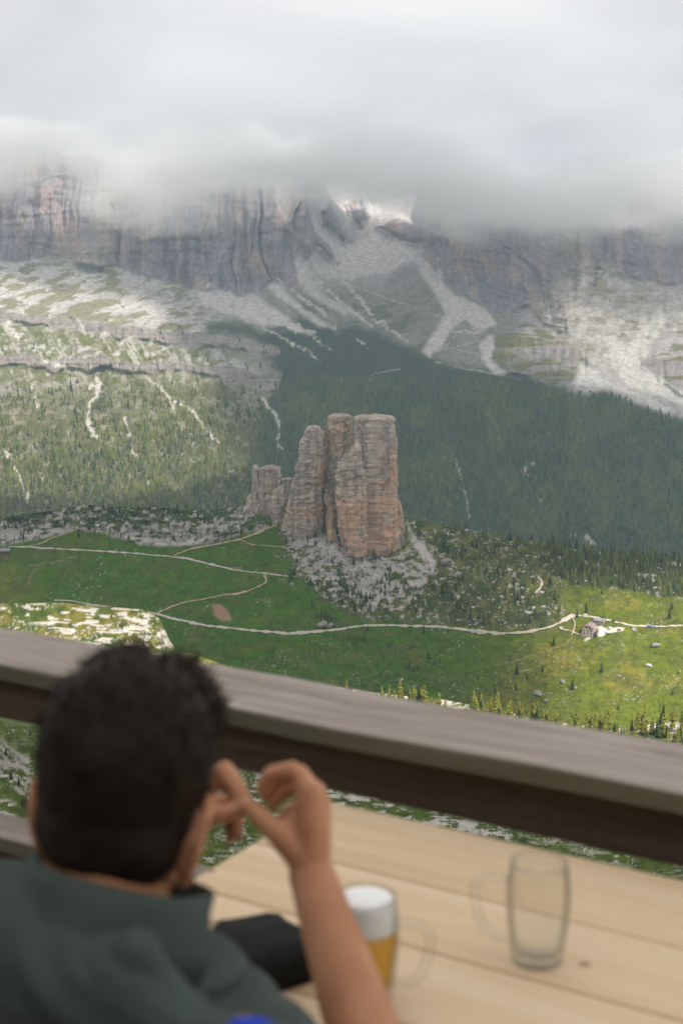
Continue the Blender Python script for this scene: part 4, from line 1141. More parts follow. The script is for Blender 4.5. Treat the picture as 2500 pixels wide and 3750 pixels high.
# far forest on the opposite valley side
uF, vF, rF = scatter(42000, -320, 1885, lambda u, t: 735 + t * 600, forest_density, 47)
keep = vF < skyB(uF) + 6
uF, vF = uF[keep], vF[keep]
hF = np.clip(rF.normal(12.5, 4.4, len(uF)) * (1 + 0.35 * fbm(uF / 14, vF / 14, 33, 2)), 4, 26) * (0.62 + 0.38 * sstep(800, 1000, vF))
yl = 0.12 + 0.8 * sstep(-0.02, 0.3, fbm(uF / 60, vF / 60, 91, 4)) + 0.5 * sstep(700, 500, uF)
tree_mass('forest', uF, vF, hF, lambda u, v: P(u, v, depthA(u, v)), tree_cols(len(uF), rF, yl), small_tree(3, 6), 'dense conifer forest on the far valley side', 9)

# ------------------------------------------------------------------ boulders
M_bould = attr_mat('pale_boulder', 0.9, 0.25, 1.0, 0.2, 0.0)
def boulder_mesh(seed, sub):
    bm = bmesh.new()
    bmesh.ops.create_icosphere(bm, subdivisions=sub, radius=0.5)
    v = np.array([x.co[:] for x in bm.verts])
    f = np.array([[w.index for w in q.verts] for q in bm.faces])
    bm.free()
    r = np.random.default_rng(seed)
    for _ in range(7):                     # break flat faces off
        nrm = r.normal(size=3); nrm /= np.linalg.norm(nrm)
        o = v @ nrm - r.uniform(0.24, 0.38)
        v = v - np.maximum(o, 0)[:, None] * nrm
    v = v * (1 + 0.12 * noise(v[:, 0] * 5 + seed, v[:, 1] * 5, v[:, 2] * 5))[:, None]
    v = v * np.array([r.uniform(0.9, 1.3), r.uniform(0.8, 1.1), r.uniform(0.6, 0.95)])
    v[:, 2] += 0.12
    return v, f
def bcol(v, seed, base=(0.43, 0.40, 0.375)):
    return np.array(base) * (1 + 0.25 * fbm(v[:, 0] * 4 + seed, v[:, 1] * 4, v[:, 2] * 6, 3))[:, None]
bmeshes = []
for i in range(8):
    v, f = boulder_mesh(i, 3)
    me = mesh_np('boulder', v, f.ravel(), 3, bcol(v, i, (0.46, 0.43, 0.40) if i < 6 else (0.30, 0.28, 0.265)))
    me.materials.append(M_bould)
    bmeshes.append(me)
bn = 0
def boulder(u, v, w, label, group=None, ground=onB, k=None):
    global bn
    p = ground(np.array([u]), np.array([v]))[0]
    s = w / FD * p[1]
    o = link('boulder', bmeshes[bn % 6 if k is None else k], label=label, category='boulder')
    if group:
        o['group'] = group
    o.location = p
    o.scale = (s, s, s * random.uniform(0.8, 1.15))
    o.rotation_euler = (random.gauss(0, 0.15), random.gauss(0, 0.15), random.uniform(0, 6.28))
    bn += 1
for (u, v, w, lb, k) in [(1506, 1486, 21, 'biggest lone boulder on the lit meadow right of the hut', 7), (1488, 1531, 16, 'flat boulder with a tiny tree on the lit meadow', 0), (1290, 1568, 17, 'grey boulder left of the tallest meadow spruce', 6), (1320, 1580, 9, 'small boulder right of the tallest meadow spruce', 6),
                         (1234, 1596, 25, 'largest grey boulder low in the shaded meadow', 6), (1254, 1611, 12, 'grey boulder just below the largest shaded one', 7), (1421, 1553, 8, 'bright white rock alone on the lit meadow, upper of two', 1), (1430, 1559, 7, 'bright white rock alone on the lit meadow, lower of two', 2),
                         (1287, 1443, 12, 'pale boulder beside the road left of the hut', 3), (1338, 1461, 19, 'pale rock heap in front of the pink hut', 4), (1400, 1446, 15, 'pale boulder at the right side of the hut yard', 5), (1392, 1455, 9, 'pale rock on the near side of the hut yard', 5), (1453, 1447, 16, 'grey slab of rock by the road right of the yard', 6), (1342, 1414, 12, 'pale boulder at the road behind the hut', 0),
                         (587, 1315, 9, 'lone boulder beside the upper footpath', 6), (478, 1303, 5, 'small lone stone in the upper meadow', 1), (740, 1436, 26, 'low grey rock below the small spruce stand', 6), (758, 1438, 18, 'low grey rock right of the small spruce stand', 6), (1161, 1266, 14, 'big grey boulder high on the boulder slope', 6), (1025, 1294, 26, 'broad grey rock on the boulder slope', 7)]:
    boulder(u, v, w, lb, k=k)
u1, v1, r1 = scatter(11000, 636, 1320, lambda u, t: 1192 + t * 262, lambda u, v: poly(u, v, BOULD, 9) * np.clip(0.30 + 1.1 * fbm(u / 26, v / 18, 55, 3) + 0.3 * sstep(1000, 800, u), 0.04, 1), 51)
w1 = np.clip(r1.lognormal(1.1, 0.62, len(u1)), 1.4, 17)
u2, v2, r2 = scatter(1500, 700, 1260, lambda u, t: 1446 + t * 160, lambda u, v: np.clip(0.75 * (fbm(u / 34, v / 22, 65, 3) + 0.05) * sstep(780, 860, u), 0, 1), 53)
w2 = np.clip(r2.lognormal(0.95, 0.5, len(u2)), 1.6, 10)
u3, v3, r3 = scatter(1000, -60, 1650, lambda u, t: 1262 + t * 340, lambda u, v: 0.5 * (1 - poly(u, v, BOULD, 4)) * sstep(0.12, 0.4, fbm(u / 46, v / 26, 71, 3)), 57)
w3 = np.clip(r3.lognormal(0.35, 0.5, len(u3)), 1.0, 6)
u4, v4, r4 = scatter(2600, -60, 660, lambda u, t: 1160 + t * 95, lambda u, v: poly(u, v, ROCK_L, 3) * np.clip(0.3 + 0.8 * fbm(u / 20, v / 12, 5, 3), 0, 1), 59)
w4 = np.clip(r4.lognormal(1.1, 0.5, len(u4)), 1.6, 13)
u5, v5, r5 = scatter(1200, 1240, 1700, lambda u, t: skyB(u) + t * 100, lambda u, v: poly(u, v, RIDGE_R, 3) * np.clip(0.2 + 0.8 * fbm(u / 26, v / 14, 7, 3), 0, 1), 61)
w5 = np.clip(r5.lognormal(1.15, 0.45, len(u5)), 1.6, 10)
ub, vb, wb = np.concatenate([u1, u2, u3, u4, u5]), np.concatenate([v1, v2, v3, v4, v5]), np.concatenate([w1, w2, w3, w4, w5])
kind_ = np.concatenate([np.full(len(q), i) for i, q in enumerate((u1, u2, u3, u4, u5))])
BL = [('pale boulder on the rubble slope', 'boulders on the rubble slope'), ('grey boulder scattered in the meadow below the gravel road', 'boulders below the gravel road'), ('small stone lying loose on open grass of the plateau', 'stones on the open grass'), ('pale rock on the left rocky ridge', 'rocks on the left ridge'), ('pale rock among the trees of the right ridge', 'rocks on the wooded ridge')]
vis = (ub > 0) & (ub < 1568)
yd_ = poly(ub, vb, YARD, 3) < 0.1
road_d = seg_dist(ub, vb, [(356, 1410), (400, 1422), (470, 1437), (560, 1447), (660, 1456), (720, 1452), (780, 1446), (830, 1438), (900, 1437), (1000, 1440), (1070, 1447), (1150, 1456), (1210, 1452), (1265, 1440), (1290, 1428), (1309, 1416), (1351, 1416), (1454, 1438), (1568, 1437)])
okb = yd_ & (road_d > 5)
order = [i for i in np.argsort(-wb) if vis[i] and okb[i]]
big = order[:265]
for i in big:
    kk = int(kind_[i])
    zn = ''
    if kk == 0:
        zn = (', below the spire' if ub[i] < 760 else ', below the tallest tower' if ub[i] < 920 else ', beside the white scree chute' if ub[i] < 1040 else ', among its scattered trees' if ub[i] < 1180 else ', at its far right end')
        zn += ', high up' if vb[i] < 1330 else ', near the road'
    elif kk in (1, 2):
        zn = ', left half' if ub[i] < 940 else ', right half'
    boulder(ub[i], vb[i], wb[i], BL[kk][0] + zn, BL[kk][1] + zn, k=None if kk in (0, 4) else (bn % 8))
rest = np.setdiff1d(np.where(okb)[0], np.array(big))
v0, f0 = boulder_mesh(77, 1)
p = onB(ub[rest], vb[rest])
s = wb[rest] / FD * p[:, 1]
rr_ = np.random.default_rng(5)
a = rr_.uniform(0, 6.28, len(rest))
sc3 = rr_.uniform(0.7, 1.3, (len(rest), 3)) * s[:, None]
x = (v0[None, :, 0] * np.cos(a)[:, None] - v0[None, :, 1] * np.sin(a)[:, None]) * sc3[:, :1] + p[:, :1]
y = (v0[None, :, 0] * np.sin(a)[:, None] + v0[None, :, 1] * np.cos(a)[:, None]) * sc3[:, 1:2] + p[:, 1:2]
z = v0[None, :, 2] * sc3[:, 2:] + p[:, 2:]
f = f0[None] + (np.arange(len(rest)) * len(v0))[:, None, None]
cb = np.array((0.44, 0.41, 0.385)) * rr_.uniform(0.75, 1.4, len(rest))[:, None]
link('rubble', mesh_np('rubble', np.stack([x, y, z], -1).reshape(-1, 3), f.reshape(-1), 3, np.repeat(cb, len(v0), 0)), M_bould, kind='stuff', label='countless small stones strewn over the slopes')

# ------------------------------------------------------------------ the hut, its outbuilding, cars
def bx(bm, x0, x1, y0, y1, z0, z1):
    vs = [bm.verts.new((x, y, z)) for z in (z0, z1) for y in (y0, y1) for x in (x0, x1)]
    for q in ((0, 2, 3, 1), (4, 5, 7, 6), (0, 1, 5, 4), (2, 6, 7, 3), (0, 4, 6, 2), (1, 3, 7, 5)):
        bm.faces.new([vs[i] for i in q])
def bm_obj(name, bm, mat, parent=None, smooth=False):
    me = bpy.data.meshes.new(name)
    bmesh.ops.recalc_face_normals(bm, faces=bm.faces[:])
    bm.to_mesh(me); bm.free()
    if smooth:
        for q in me.polygons:
            q.use_smooth = True
    return link(name, me, mat, parent)
def prism(bm, pts, ext):
    """pts: closed outline of 3-D points, ext: extrusion vector"""
    a = [bm.verts.new(q) for q in pts]
    b = [bm.verts.new(Vector(q) + Vector(ext)) for q in pts]
    bm.faces.new(a[::-1]); bm.faces.new(b)
    for i in range(len(a)):
        j = (i + 1) % len(a)
        bm.faces.new((a[i], a[j], b[j], b[i]))
M_plaster = flat_mat('pink_plaster', (0.50, 0.40, 0.36), 0.9, 0.1, nscale=0.6, namt=0.12)
M_stonew = flat_mat('stone_wall', (0.36, 0.32, 0.29), 0.95, 0.1, nscale=1.5, namt=0.3)
M_roofm = flat_mat('mauve_sheet_roof', (0.30, 0.22, 0.235), 0.6, 0.3, nscale=0.8, namt=0.1)
M_roofg = flat_mat('grey_sheet_roof', (0.27, 0.25, 0.27), 0.6, 0.3, nscale=0.8, namt=0.1)
M_win = flat_mat('window_glass', (0.02, 0.025, 0.03), 0.15, 0.5)
M_frame = flat_mat('window_frame_wood', (0.16, 0.10, 0.07), 0.7, 0.2)
M_darkw = flat_mat('dark_timber', (0.09, 0.065, 0.05), 0.9, 0.1, nscale=1, namt=0.25)
def window(parent, x, y, z, w, h, rot=0):
    bm = bmesh.new()
    for q in ((-w / 2 - .14, -w / 2, -.14 + 0, h + .14), (w / 2, w / 2 + .14, -.14, h + .14)):
        bx(bm, q[0], q[1], -.1, .06, q[2], q[3])
    bx(bm, -w / 2, w / 2, -.1, .06, -.14, 0); bx(bm, -w / 2, w / 2, -.1, .06, h, h + .14); bx(bm, -.05, .05, -.07, .03, 0, h)
    o = bm_obj('window', bm, M_frame, parent)
    o.location = (x, y, z); o.rotation_euler = (0, 0, rot)
    bm = bmesh.new(); bx(bm, -w / 2, w / 2, -.04, .02, 0, h)
    bm_obj('pane', bm, M_win, o)
hp = onB(np.array([1352.0]), np.array([1456.0]))[0]
hut = thing('alpine_hut', 'three storey pink alpine hut with mauve roof beside the gravel yard', 'house', tuple(hp))
hut.rotation_euler = (0, 0, R(-24))
W_, D_, E_, A_ = 5.6, 7.0, 7.6, 12.2
bm = bmesh.new()
prism(bm, [(-W_, -D_, -2), (W_, -D_, -2), (W_, -D_, E_), (2.2, -D_, 10.6), (-2.2, -D_, 10.6), (-W_, -D_, E_)], (0, 2 * D_, 0))
bm_obj('wall', bm, M_plaster, hut)
bm = bmesh.new(); bx(bm, -W_ - .06, W_ + .06, -D_ - .06, D_ + .06, -2, 0.9)
bm_obj('plinth', bm, M_stonew, hut)
bm = bmesh.new()
o_ = 0.9
ez = E_ - 0.75
rv = [(-W_ - o_, -D_ - o_, ez), (W_ + o_, -D_ - o_, ez), (W_ + o_, D_ + o_, ez), (-W_ - o_, D_ + o_, ez), (-2.6, -D_ - o_, 10.3), (2.6, -D_ - o_, 10.3), (2.6, D_ + o_, 10.3), (-2.6, D_ + o_, 10.3), (0, -D_ + 2.2, A_), (0, D_ - 2.2, A_)]
for dz in (0, 0.3):
    vv = [bm.verts.new((a, b, c + dz)) for a, b, c in rv]
    fs = [(0, 4, 8, 9, 7, 3), (1, 2, 6, 9, 8, 5), (4, 5, 8), (7, 9, 6)]
    for q in fs:
        bm.faces.new([vv[i] for i in q])
bm.verts.ensure_lookup_table()
for a, b in ((0, 4), (4, 5), (5, 1), (1, 2), (2, 6), (6, 7), (7, 3), (3, 0)):
    bm.faces.new([bm.verts[i] for i in (a, b, b + 10, a + 10)])
rf = bm_obj('roof', bm, M_roofm, hut)
bm = bmesh.new(); bx(bm, 1.2, 2.2, 1.0, 2.0, 9.5, 13.0); bx(bm, 1.05, 2.35, .85, 2.15, 13.0, 13.25)
bm_obj('chimney', bm, M_stonew, rf)
for z, xs in ((1.4, (-3.6, 0, 3.6)), (4.3, (-3.4, 0, 3.4)), (7.3, (-1.6, 1.6))):
    for x in xs:
        window(hut, x, -D_, z, 1.25, 1.6)
for z in (1.4, 4.3):
    for y in (-4.2, 0, 4.2):
        window(hut, W_, y, z, 1.25, 1.6, R(90))
bm = bmesh.new(); bx(bm, W_ + .1, W_ + 3.6, -D_ + 1, D_ - 3, -1.2, 0.25)
for y in (-D_ + 1.05, -1, D_ - 3.2):
    bx(bm, W_ + 3.4, W_ + 3.55, y, y + .15, .25, 2.6)
bx(bm, W_ + .1, W_ + 3.8, -D_ + .8, D_ - 2.8, 2.6, 2.75)
bm_obj('veranda', bm, M_darkw, hut)
ap = onB(np.array([1376.0]), np.array([1431.0]))[0]
ann = thing('outbuilding', 'low stone outbuilding with grey roof behind the pink hut', 'house', tuple(ap))
ann.rotation_euler = (0, 0, R(-24))
bm = bmesh.new(); bx(bm, -5, 5, -3, 3, -2, 3.0); bm_obj('wall', bm, M_stonew, ann)
bm = bmesh.new(); prism(bm, [(-5.7, -3.8, 2.8), (-5.7, 0, 4.8), (-5.7, 3.8, 2.8), (-5.7, 3.8, 3.1), (-5.7, 0, 5.1), (-5.7, -3.8, 3.1)], (11.4, 0, 0)); bm_obj('roof', bm, M_roofg, ann)
for x in (-3, 0, 3):
    window(ann, x, -3, 0.9, 1.0, 1.1)
lp = onB(np.array([4.0]), np.array([1276.0]))[0]
lod = thing('mountain_lodge', 'dark timber lodge with flat roof at the left edge of the plateau', 'house', tuple(lp))
lod.rotation_euler = (0, 0, R(8))
bm = bmesh.new(); bx(bm, -13, 9, -5, 5, -3, 6.2); bm_obj('wall', bm, M_darkw, lod)
bm = bmesh.new(); prism(bm, [(-14, -6, 6.0), (-14, 0, 8.0), (-14, 6, 6.0), (-14, 6, 6.4), (-14, 0, 8.4), (-14, -6, 6.4)], (24, 0, 0)); bm_obj('roof', bm, M_roofg, lod)
bm = bmesh.new(); bx(bm, -13.1, 9.1, -5.12, 5.1, -3, 1.2); bm_obj('plinth', bm, flat_mat('red_brown_stone', (0.20, 0.10, 0.085), .9, .1, nscale=1), lod)
for x in (-10, -6, -2, 2, 6):
    window(lod, x, -5, 2.6, 1.6, 1.6)
def car(u, v, rgb, label, rot):
    q = onB(np.array([u]), np.array([v]))[0]
    c = thing('parked_car', label, 'car', (q[0], q[1], q[2] + 0.7), None)
    c.rotation_euler = (0, 0, rot)
    m = flat_mat('car_paint', rgb, 0.35, 0.5)
    bm = bmesh.new(); prism(bm, [(-2.1, -.85, .3), (2.1, -.85, .3), (2.15, -.85, .75), (1.2, -.85, .95), (-2.05, -.85, 1.0)], (0, 1.7, 0))
    bm_obj('body', bm, m, c)
    bm = bmesh.new(); prism(bm, [(-1.9, -.75, .96), (1.15, -.75, .92), (.5, -.68, 1.48), (-1.5, -.68, 1.5)], (0, 1.4, 0))
    bm_obj('cabin', bm, M_win, c)
    bm = bmesh.new(); bx(bm, -1.5, .5, -.7, .7, 1.49, 1.54)
    bm_obj('roof', bm, m, c)
    for x in (-1.3, 1.3):
        for y in (-.82, .82):
            bm = bmesh.new()
            bmesh.ops.create_cone(bm, segments=14, radius1=.33, radius2=.33, depth=.2, cap_ends=True, matrix=Matrix.Translation((x, y, .33)) @ Matrix.Rotation(R(90), 4, 'X'))
            bm_obj('wheel', bm, M_tyre, c)
M_tyre = flat_mat('tyre_rubber', (0.02, 0.02, 0.02), 0.8, 0.2)
car(1408, 1428.5, (0.05, 0.06, 0.08), 'dark car on the road just behind the hut yard', R(-20))
car(1421, 1449, (0.35, 0.05, 0.04), 'red car parked at the right end of the hut yard', R(30))
car(1487, 1438, (0.75, 0.77, 0.8), 'white car on the road right of the hut, the rear one', R(-5))
car(1490, 1441, (0.10, 0.22, 0.55), 'blue car on the road right of the hut', R(-8))
car(1499, 1440.5, (0.55, 0.62, 0.7), 'silver car on the road right of the hut, the front one', R(4))
# ------------------------------------------------------------------ the terrace
ES, EN = Vector((math.cos(R(31)), -math.sin(R(31)), 0)), Vector((math.sin(R(31)), math.cos(R(31)), 0))
FLOOR, TABLE, RAIL = -1.70, -0.95, -0.83
TROT = -R(31)
def loc(s, n_, z):
    return ES * s + EN * n_ + Vector((0, 0, z))
def wood_mat(name, c0, c1, c2, gscale=(1.2, 26, 26), rough=0.7, spec=0.25, knots=(), bump=0.25, edge=None):
    m, n, l, b = nodes_mat(name)
    t_ = n.new('ShaderNodeTexCoord')
    mp_ = n.new('ShaderNodeMapping'); mp_.inputs['Scale'].default_value = gscale
    l.new(t_.outputs['Object'], mp_.inputs[0])
    info = n.new('ShaderNodeObjectInfo')
    ad = n.new('ShaderNodeVectorMath'); ad.operation = 'ADD'
    l.new(mp_.outputs[0], ad.inputs[0]); l.new(info.outputs['Random'], ad.inputs[1])
    n1 = n.new('ShaderNodeTexNoise'); n1.inputs['Scale'].default_value = 1.0; n1.inputs['Detail'].default_value = 6; n1.inputs['Distortion'].default_value = 0.9
    l.new(ad.outputs[0], n1.inputs['Vector'])
    cr_ = n.new('ShaderNodeValToRGB')
    e = cr_.color_ramp.elements
    e[0].position, e[0].color = 0.28, (*c0, 1)
    e[1].position, e[1].color = 0.74, (*c2, 1)
    k = e.new(0.5); k.color = (*c1, 1)
    l.new(n1.outputs['Fac'], cr_.inputs[0])
    out = cr_.outputs[0]
    for (kx, ky, kr, kc) in knots:
        sp_ = n.new('ShaderNodeVectorMath'); sp_.operation = 'SUBTRACT'; sp_.inputs[1].default_value = (kx, ky, 0)
        g_ = n.new('ShaderNodeNewGeometry')
        l.new(g_.outputs['Position'], sp_.inputs[0])
        fl = n.new('ShaderNodeVectorMath'); fl.operation = 'MULTIPLY'; fl.inputs[1].default_value = (1, 1, 0)
        l.new(sp_.outputs[0], fl.inputs[0])
        ln = n.new('ShaderNodeVectorMath'); ln.operation = 'LENGTH'
        l.new(fl.outputs[0], ln.inputs[0])
        mr = n.new('ShaderNodeMapRange'); mr.inputs['From Min'].default_value = kr; mr.inputs['From Max'].default_value = kr * 0.35
        l.new(ln.outputs['Value'], mr.inputs['Value'])
        mx_ = n.new('ShaderNodeMix'); mx_.data_type = 'RGBA'
        l.new(mr.outputs[0], mx_.inputs['Factor']); l.new(out, mx_.inputs['A']); mx_.inputs['B'].default_value = (*kc, 1)
        out = mx_.outputs['Result']
    if edge:                               # sawn edges coloured darker, their stain with shade painted in
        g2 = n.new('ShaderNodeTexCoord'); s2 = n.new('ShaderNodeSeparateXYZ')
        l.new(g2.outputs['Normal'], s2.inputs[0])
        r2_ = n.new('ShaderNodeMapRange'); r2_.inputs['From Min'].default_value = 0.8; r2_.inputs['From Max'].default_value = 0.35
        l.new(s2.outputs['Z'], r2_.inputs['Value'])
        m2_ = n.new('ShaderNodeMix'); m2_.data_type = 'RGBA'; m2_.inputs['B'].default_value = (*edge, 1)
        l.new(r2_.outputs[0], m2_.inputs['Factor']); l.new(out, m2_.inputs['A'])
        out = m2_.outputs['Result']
    l.new(out, b.inputs['Base Color'])
    b.inputs['Roughness'].default_value = rough
    b.inputs['Specular IOR Level'].default_value = spec
    if bump:
        bp = n.new('ShaderNodeBump'); bp.inputs['Strength'].default_value = bump; bp.inputs['Distance'].default_value = 0.003
        l.new(n1.outputs['Fac'], bp.inputs['Height']); l.new(bp.outputs[0], b.inputs['Normal'])
    return m
def plank_obj(name, s0, s1, n0, n1, z0, z1, mat, parent, bev=0.004, wob=0.0, seed=0):
    """a sawn board with eased edges, slightly wavy when weathered"""
    bm = bmesh.new()
    bx(bm, s0 - (s0 + s1) / 2, s1 - (s0 + s1) / 2, n0 - (n0 + n1) / 2, n1 - (n0 + n1) / 2, z0 - (z0 + z1) / 2, z1 - (z0 + z1) / 2)
    bmesh.ops.recalc_face_normals(bm, faces=bm.faces[:])
    if wob:
        for _ in range(5):
            es = [e for e in bm.edges if abs((e.verts[0].co - e.verts[1].co).x) > 0.12]
            bmesh.ops.subdivide_edges(bm, edges=es, cuts=1)
    es = [e for e in bm.edges if len(e.link_faces) == 2 and e.calc_face_angle() > 0.8]
    bmesh.ops.bevel(bm, geom=es, offset=bev, segments=3, affect='EDGES', profile=0.6)
    if wob:
        for v in bm.verts:
            c = v.co
            k = float(fbm(np.array([c.x * 2.6 + seed]), np.array([c.y * 4 + seed]), 2.0, 3)[0])
            k2 = float(fbm(np.array([c.x * 7 + seed]), np.array([c.z * 30]), 5.0, 2)[0])
            c.z += wob * k
            c.y += wob * (0.8 * k2 + 0.5 * k)
    o = bm_obj(name, bm, mat, parent)
    o.rotation_euler = (0, 0, TROT)
    o.location = loc((s0 + s1) / 2, (n0 + n1) / 2, (z0 + z1) / 2)
    return o
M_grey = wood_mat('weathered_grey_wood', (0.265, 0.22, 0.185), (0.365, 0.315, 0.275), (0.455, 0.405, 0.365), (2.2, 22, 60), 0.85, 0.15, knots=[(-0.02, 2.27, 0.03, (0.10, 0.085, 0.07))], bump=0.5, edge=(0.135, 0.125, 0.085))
M_brown = wood_mat('dark_stained_wood', (0.060, 0.044, 0.028), (0.100, 0.074, 0.048), (0.145, 0.11, 0.072), (1.5, 30, 30), 0.8, 0.15)
def kn(u, v, r):
    q = P(u, v, 1.0); q = q * (TABLE / q[2])
    return (float(q[0]), float(q[1]), r, (0.34, 0.19, 0.10))
KN1, KN2, KN3 = kn(1341, 2215, 0.011), kn(948, 1880, 0.013), kn(486, 2000, 0.010)
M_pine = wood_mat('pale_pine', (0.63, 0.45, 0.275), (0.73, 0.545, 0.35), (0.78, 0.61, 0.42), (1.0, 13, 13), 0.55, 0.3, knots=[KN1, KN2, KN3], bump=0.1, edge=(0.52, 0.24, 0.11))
M_steel = flat_mat('galvanised_steel', (0.35, 0.36, 0.37), 0.45, 0.5, 0.8)

rail = thing('railing', 'weathered grey timber railing crossing in front of the valley', 'railing')
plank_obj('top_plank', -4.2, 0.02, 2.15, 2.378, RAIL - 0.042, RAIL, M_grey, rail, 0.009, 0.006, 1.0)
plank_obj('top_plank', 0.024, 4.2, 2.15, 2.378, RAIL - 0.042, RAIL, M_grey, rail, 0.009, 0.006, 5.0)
plank_obj('fascia_plank', -4.2, 4.2, 2.205, 2.245, RAIL - 0.150, RAIL - 0.046, M_brown, rail, 0.004, 0.003, 3.0)
plank_obj('lower_plank', -4.2, 4.2, 2.19, 2.25, RAIL - 0.60, RAIL - 0.44, M_brown, rail, 0.006, 0.004, 7.0)
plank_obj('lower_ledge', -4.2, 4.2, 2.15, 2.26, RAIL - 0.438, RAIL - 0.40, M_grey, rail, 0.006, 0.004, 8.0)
for s in (-3.7, 3.5):
    plank_obj('post', s - .06, s + .06, 2.25, 2.37, FLOOR - 0.2, RAIL - 0.046, M_brown, rail, 0.006)
bm = bmesh.new(); 
M_void = flat_mat('terrace_underside', (0.05, 0.04, 0.03), .9, .1)
floor = thing('terrace_floor', 'board floor of the terrace', 'floor')
del floor['category'], floor['label']
floor['kind'] = 'structure'
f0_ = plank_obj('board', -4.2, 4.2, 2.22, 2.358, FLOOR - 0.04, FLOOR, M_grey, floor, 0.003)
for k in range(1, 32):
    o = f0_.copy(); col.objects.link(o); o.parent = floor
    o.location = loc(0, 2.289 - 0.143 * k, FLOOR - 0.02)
for s in (-3.6, -1.2, 1.2, 3.6):
    plank_obj('joist', s - .07, s + .07, -2.2, 2.35, FLOOR - 0.24, FLOOR - 0.042, M_brown, floor, 0.003)
for s in (-3.6, 0, 3.6):
    for q in (2.2, -2.0):
        plank_obj('pillar', s - .09, s + .09, q - .09, q + .09, FLOOR - 40, FLOOR - 0.243, M_brown, floor, 0.003)

ref = thing('shade_wall', 'unseen timber wall and roof added behind the terrace to shade it', 'house', tuple(loc(0, -2.4, FLOOR)))  # unseen building added to darken the faces turned towards the camera
def ref_part(name, s0, s1, n0, n1, z0, z1, mat):
    o = plank_obj(name, s0, s1, n0, n1, z0, z1, mat, ref, 0.01)
    o.matrix_parent_inverse = Matrix.Translation(-ref.location)
for k in range(15):
    ref_part('board', -6.5, 6.5, -2.5, -2.44 + 0.004 * (k % 2), FLOOR + 0.2 * k, FLOOR + 0.2 * k + 0.19, M_brown)
ref_part('wall', -6.5, 6.5, -7.0, -2.51, FLOOR - 2, FLOOR + 3.0, M_brown)
ref_part('roof', -7.2, 7.2, -7.5, -2.3, FLOOR + 3.005, FLOOR + 3.15, M_brown)
table = thing('wooden_table', 'pale pine plank table beside the railing', 'table', tuple(loc(0, 1.6, FLOOR)))
S0, S1 = -1.292, 1.35
edges = [2.09, 1.865, 1.672, 1.480, 1.290, 1.100]
for i in range(5):
    o = plank_obj('plank', S0, S1, edges[i + 1] + 0.0012, edges[i] - 0.0012, TABLE - 0.034, TABLE, M_pine, table, 0.006, 0.0)
    o.matrix_parent_inverse = Matrix.Translation(-table.location)
for s in (-0.95, 1.0):
    o = plank_obj('batten', s - .04, s + .04, 1.13, 2.06, TABLE - 0.075, TABLE - 0.0345, M_pine, table, 0.003)
    o.matrix_parent_inverse = Matrix.Translation(-table.location)
    for q in (1.22, 1.97):
        o = plank_obj('leg', s - .03, s + .03, q - .03, q + .03, FLOOR, TABLE - 0.0755, M_steel, table, 0.004)
        o.matrix_parent_inverse = Matrix.Translation(-table.location)
bench = thing('bench', 'plain plank bench under the seated man', 'bench', tuple(loc(0, 0.6, FLOOR)))
for a_, b_ in ((0.44, 0.60), (0.61, 0.77)):
    o = plank_obj('plank', S0, S1, a_, b_, FLOOR + 0.42, FLOOR + 0.455, M_pine, bench, 0.005)
    o.matrix_parent_inverse = Matrix.Translation(-bench.location)
for s in (-0.95, 1.0):
    o = plank_obj('leg', s - .03, s + .03, 0.47, 0.74, FLOOR, FLOOR + 0.419, M_steel, bench, 0.004)
    o.matrix_parent_inverse = Matrix.Translation(-bench.location)

# knots in the table: dark hard wood set flush in the planks
# ------------------------------------------------------------------ beer mugs
def glass_mat():
    m, n, l, b = nodes_mat('clear_glass')
    n.remove(b)
    t_ = n.new('ShaderNodeBsdfTransparent'); t_.inputs[0].default_value = (0.955, 0.965, 0.96, 1)
    g_ = n.new('ShaderNodeBsdfGlossy'); g_.inputs['Roughness'].default_value = 0.04; g_.inputs[0].default_value = (0.95, 0.95, 0.95, 1)
    lw = n.new('ShaderNodeLayerWeight'); lw.inputs['Blend'].default_value = 0.5
    pw = n.new('ShaderNodeMath'); pw.operation = 'POWER'; pw.inputs[1].default_value = 4.0
    l.new(lw.outputs['Facing'], pw.inputs[0])
    mr_ = n.new('ShaderNodeMath'); mr_.operation = 'MULTIPLY_ADD'; mr_.inputs[1].default_value = 0.5; mr_.inputs[2].default_value = 0.035
    l.new(pw.outputs[0], mr_.inputs[0])
    tr_ = n.new('ShaderNodeValToRGB')
    tr_.color_ramp.elements[0].position = 0.35; tr_.color_ramp.elements[0].color = (0.97, 0.975, 0.97, 1)
    tr_.color_ramp.elements[1].position = 0.97; tr_.color_ramp.elements[1].color = (0.64, 0.66, 0.65, 1)
    l.new(lw.outputs['Facing'], tr_.inputs[0]); l.new(tr_.outputs[0], t_.inputs[0])
    mx_ = n.new('ShaderNodeMixShader')
    l.new(mr_.outputs[0], mx_.inputs[0]); l.new(t_.outputs[0], mx_.inputs[1]); l.new(g_.outputs[0], mx_.inputs[2])
    l.new(mx_.outputs[0], n['Material Output'].inputs['Surface'])
    return m
M_glass = glass_mat()
m_, n, l, b = nodes_mat('lager')
n.remove(b)
df, tl, gl, m1, m2 = n.new('ShaderNodeBsdfDiffuse'), n.new('ShaderNodeBsdfTranslucent'), n.new('ShaderNodeBsdfGlossy'), n.new('ShaderNodeMixShader'), n.new('ShaderNodeMixShader')
df.inputs[0].default_value = (0.92, 0.50, 0.012, 1); tl.inputs[0].default_value = (0.99, 0.66, 0.03, 1); gl.inputs['Roughness'].default_value = 0.1
m1.inputs[0].default_value = 0.55; m2.inputs[0].default_value = 0.05
tp_, m0 = n.new('ShaderNodeBsdfTransparent'), n.new('ShaderNodeMixShader')
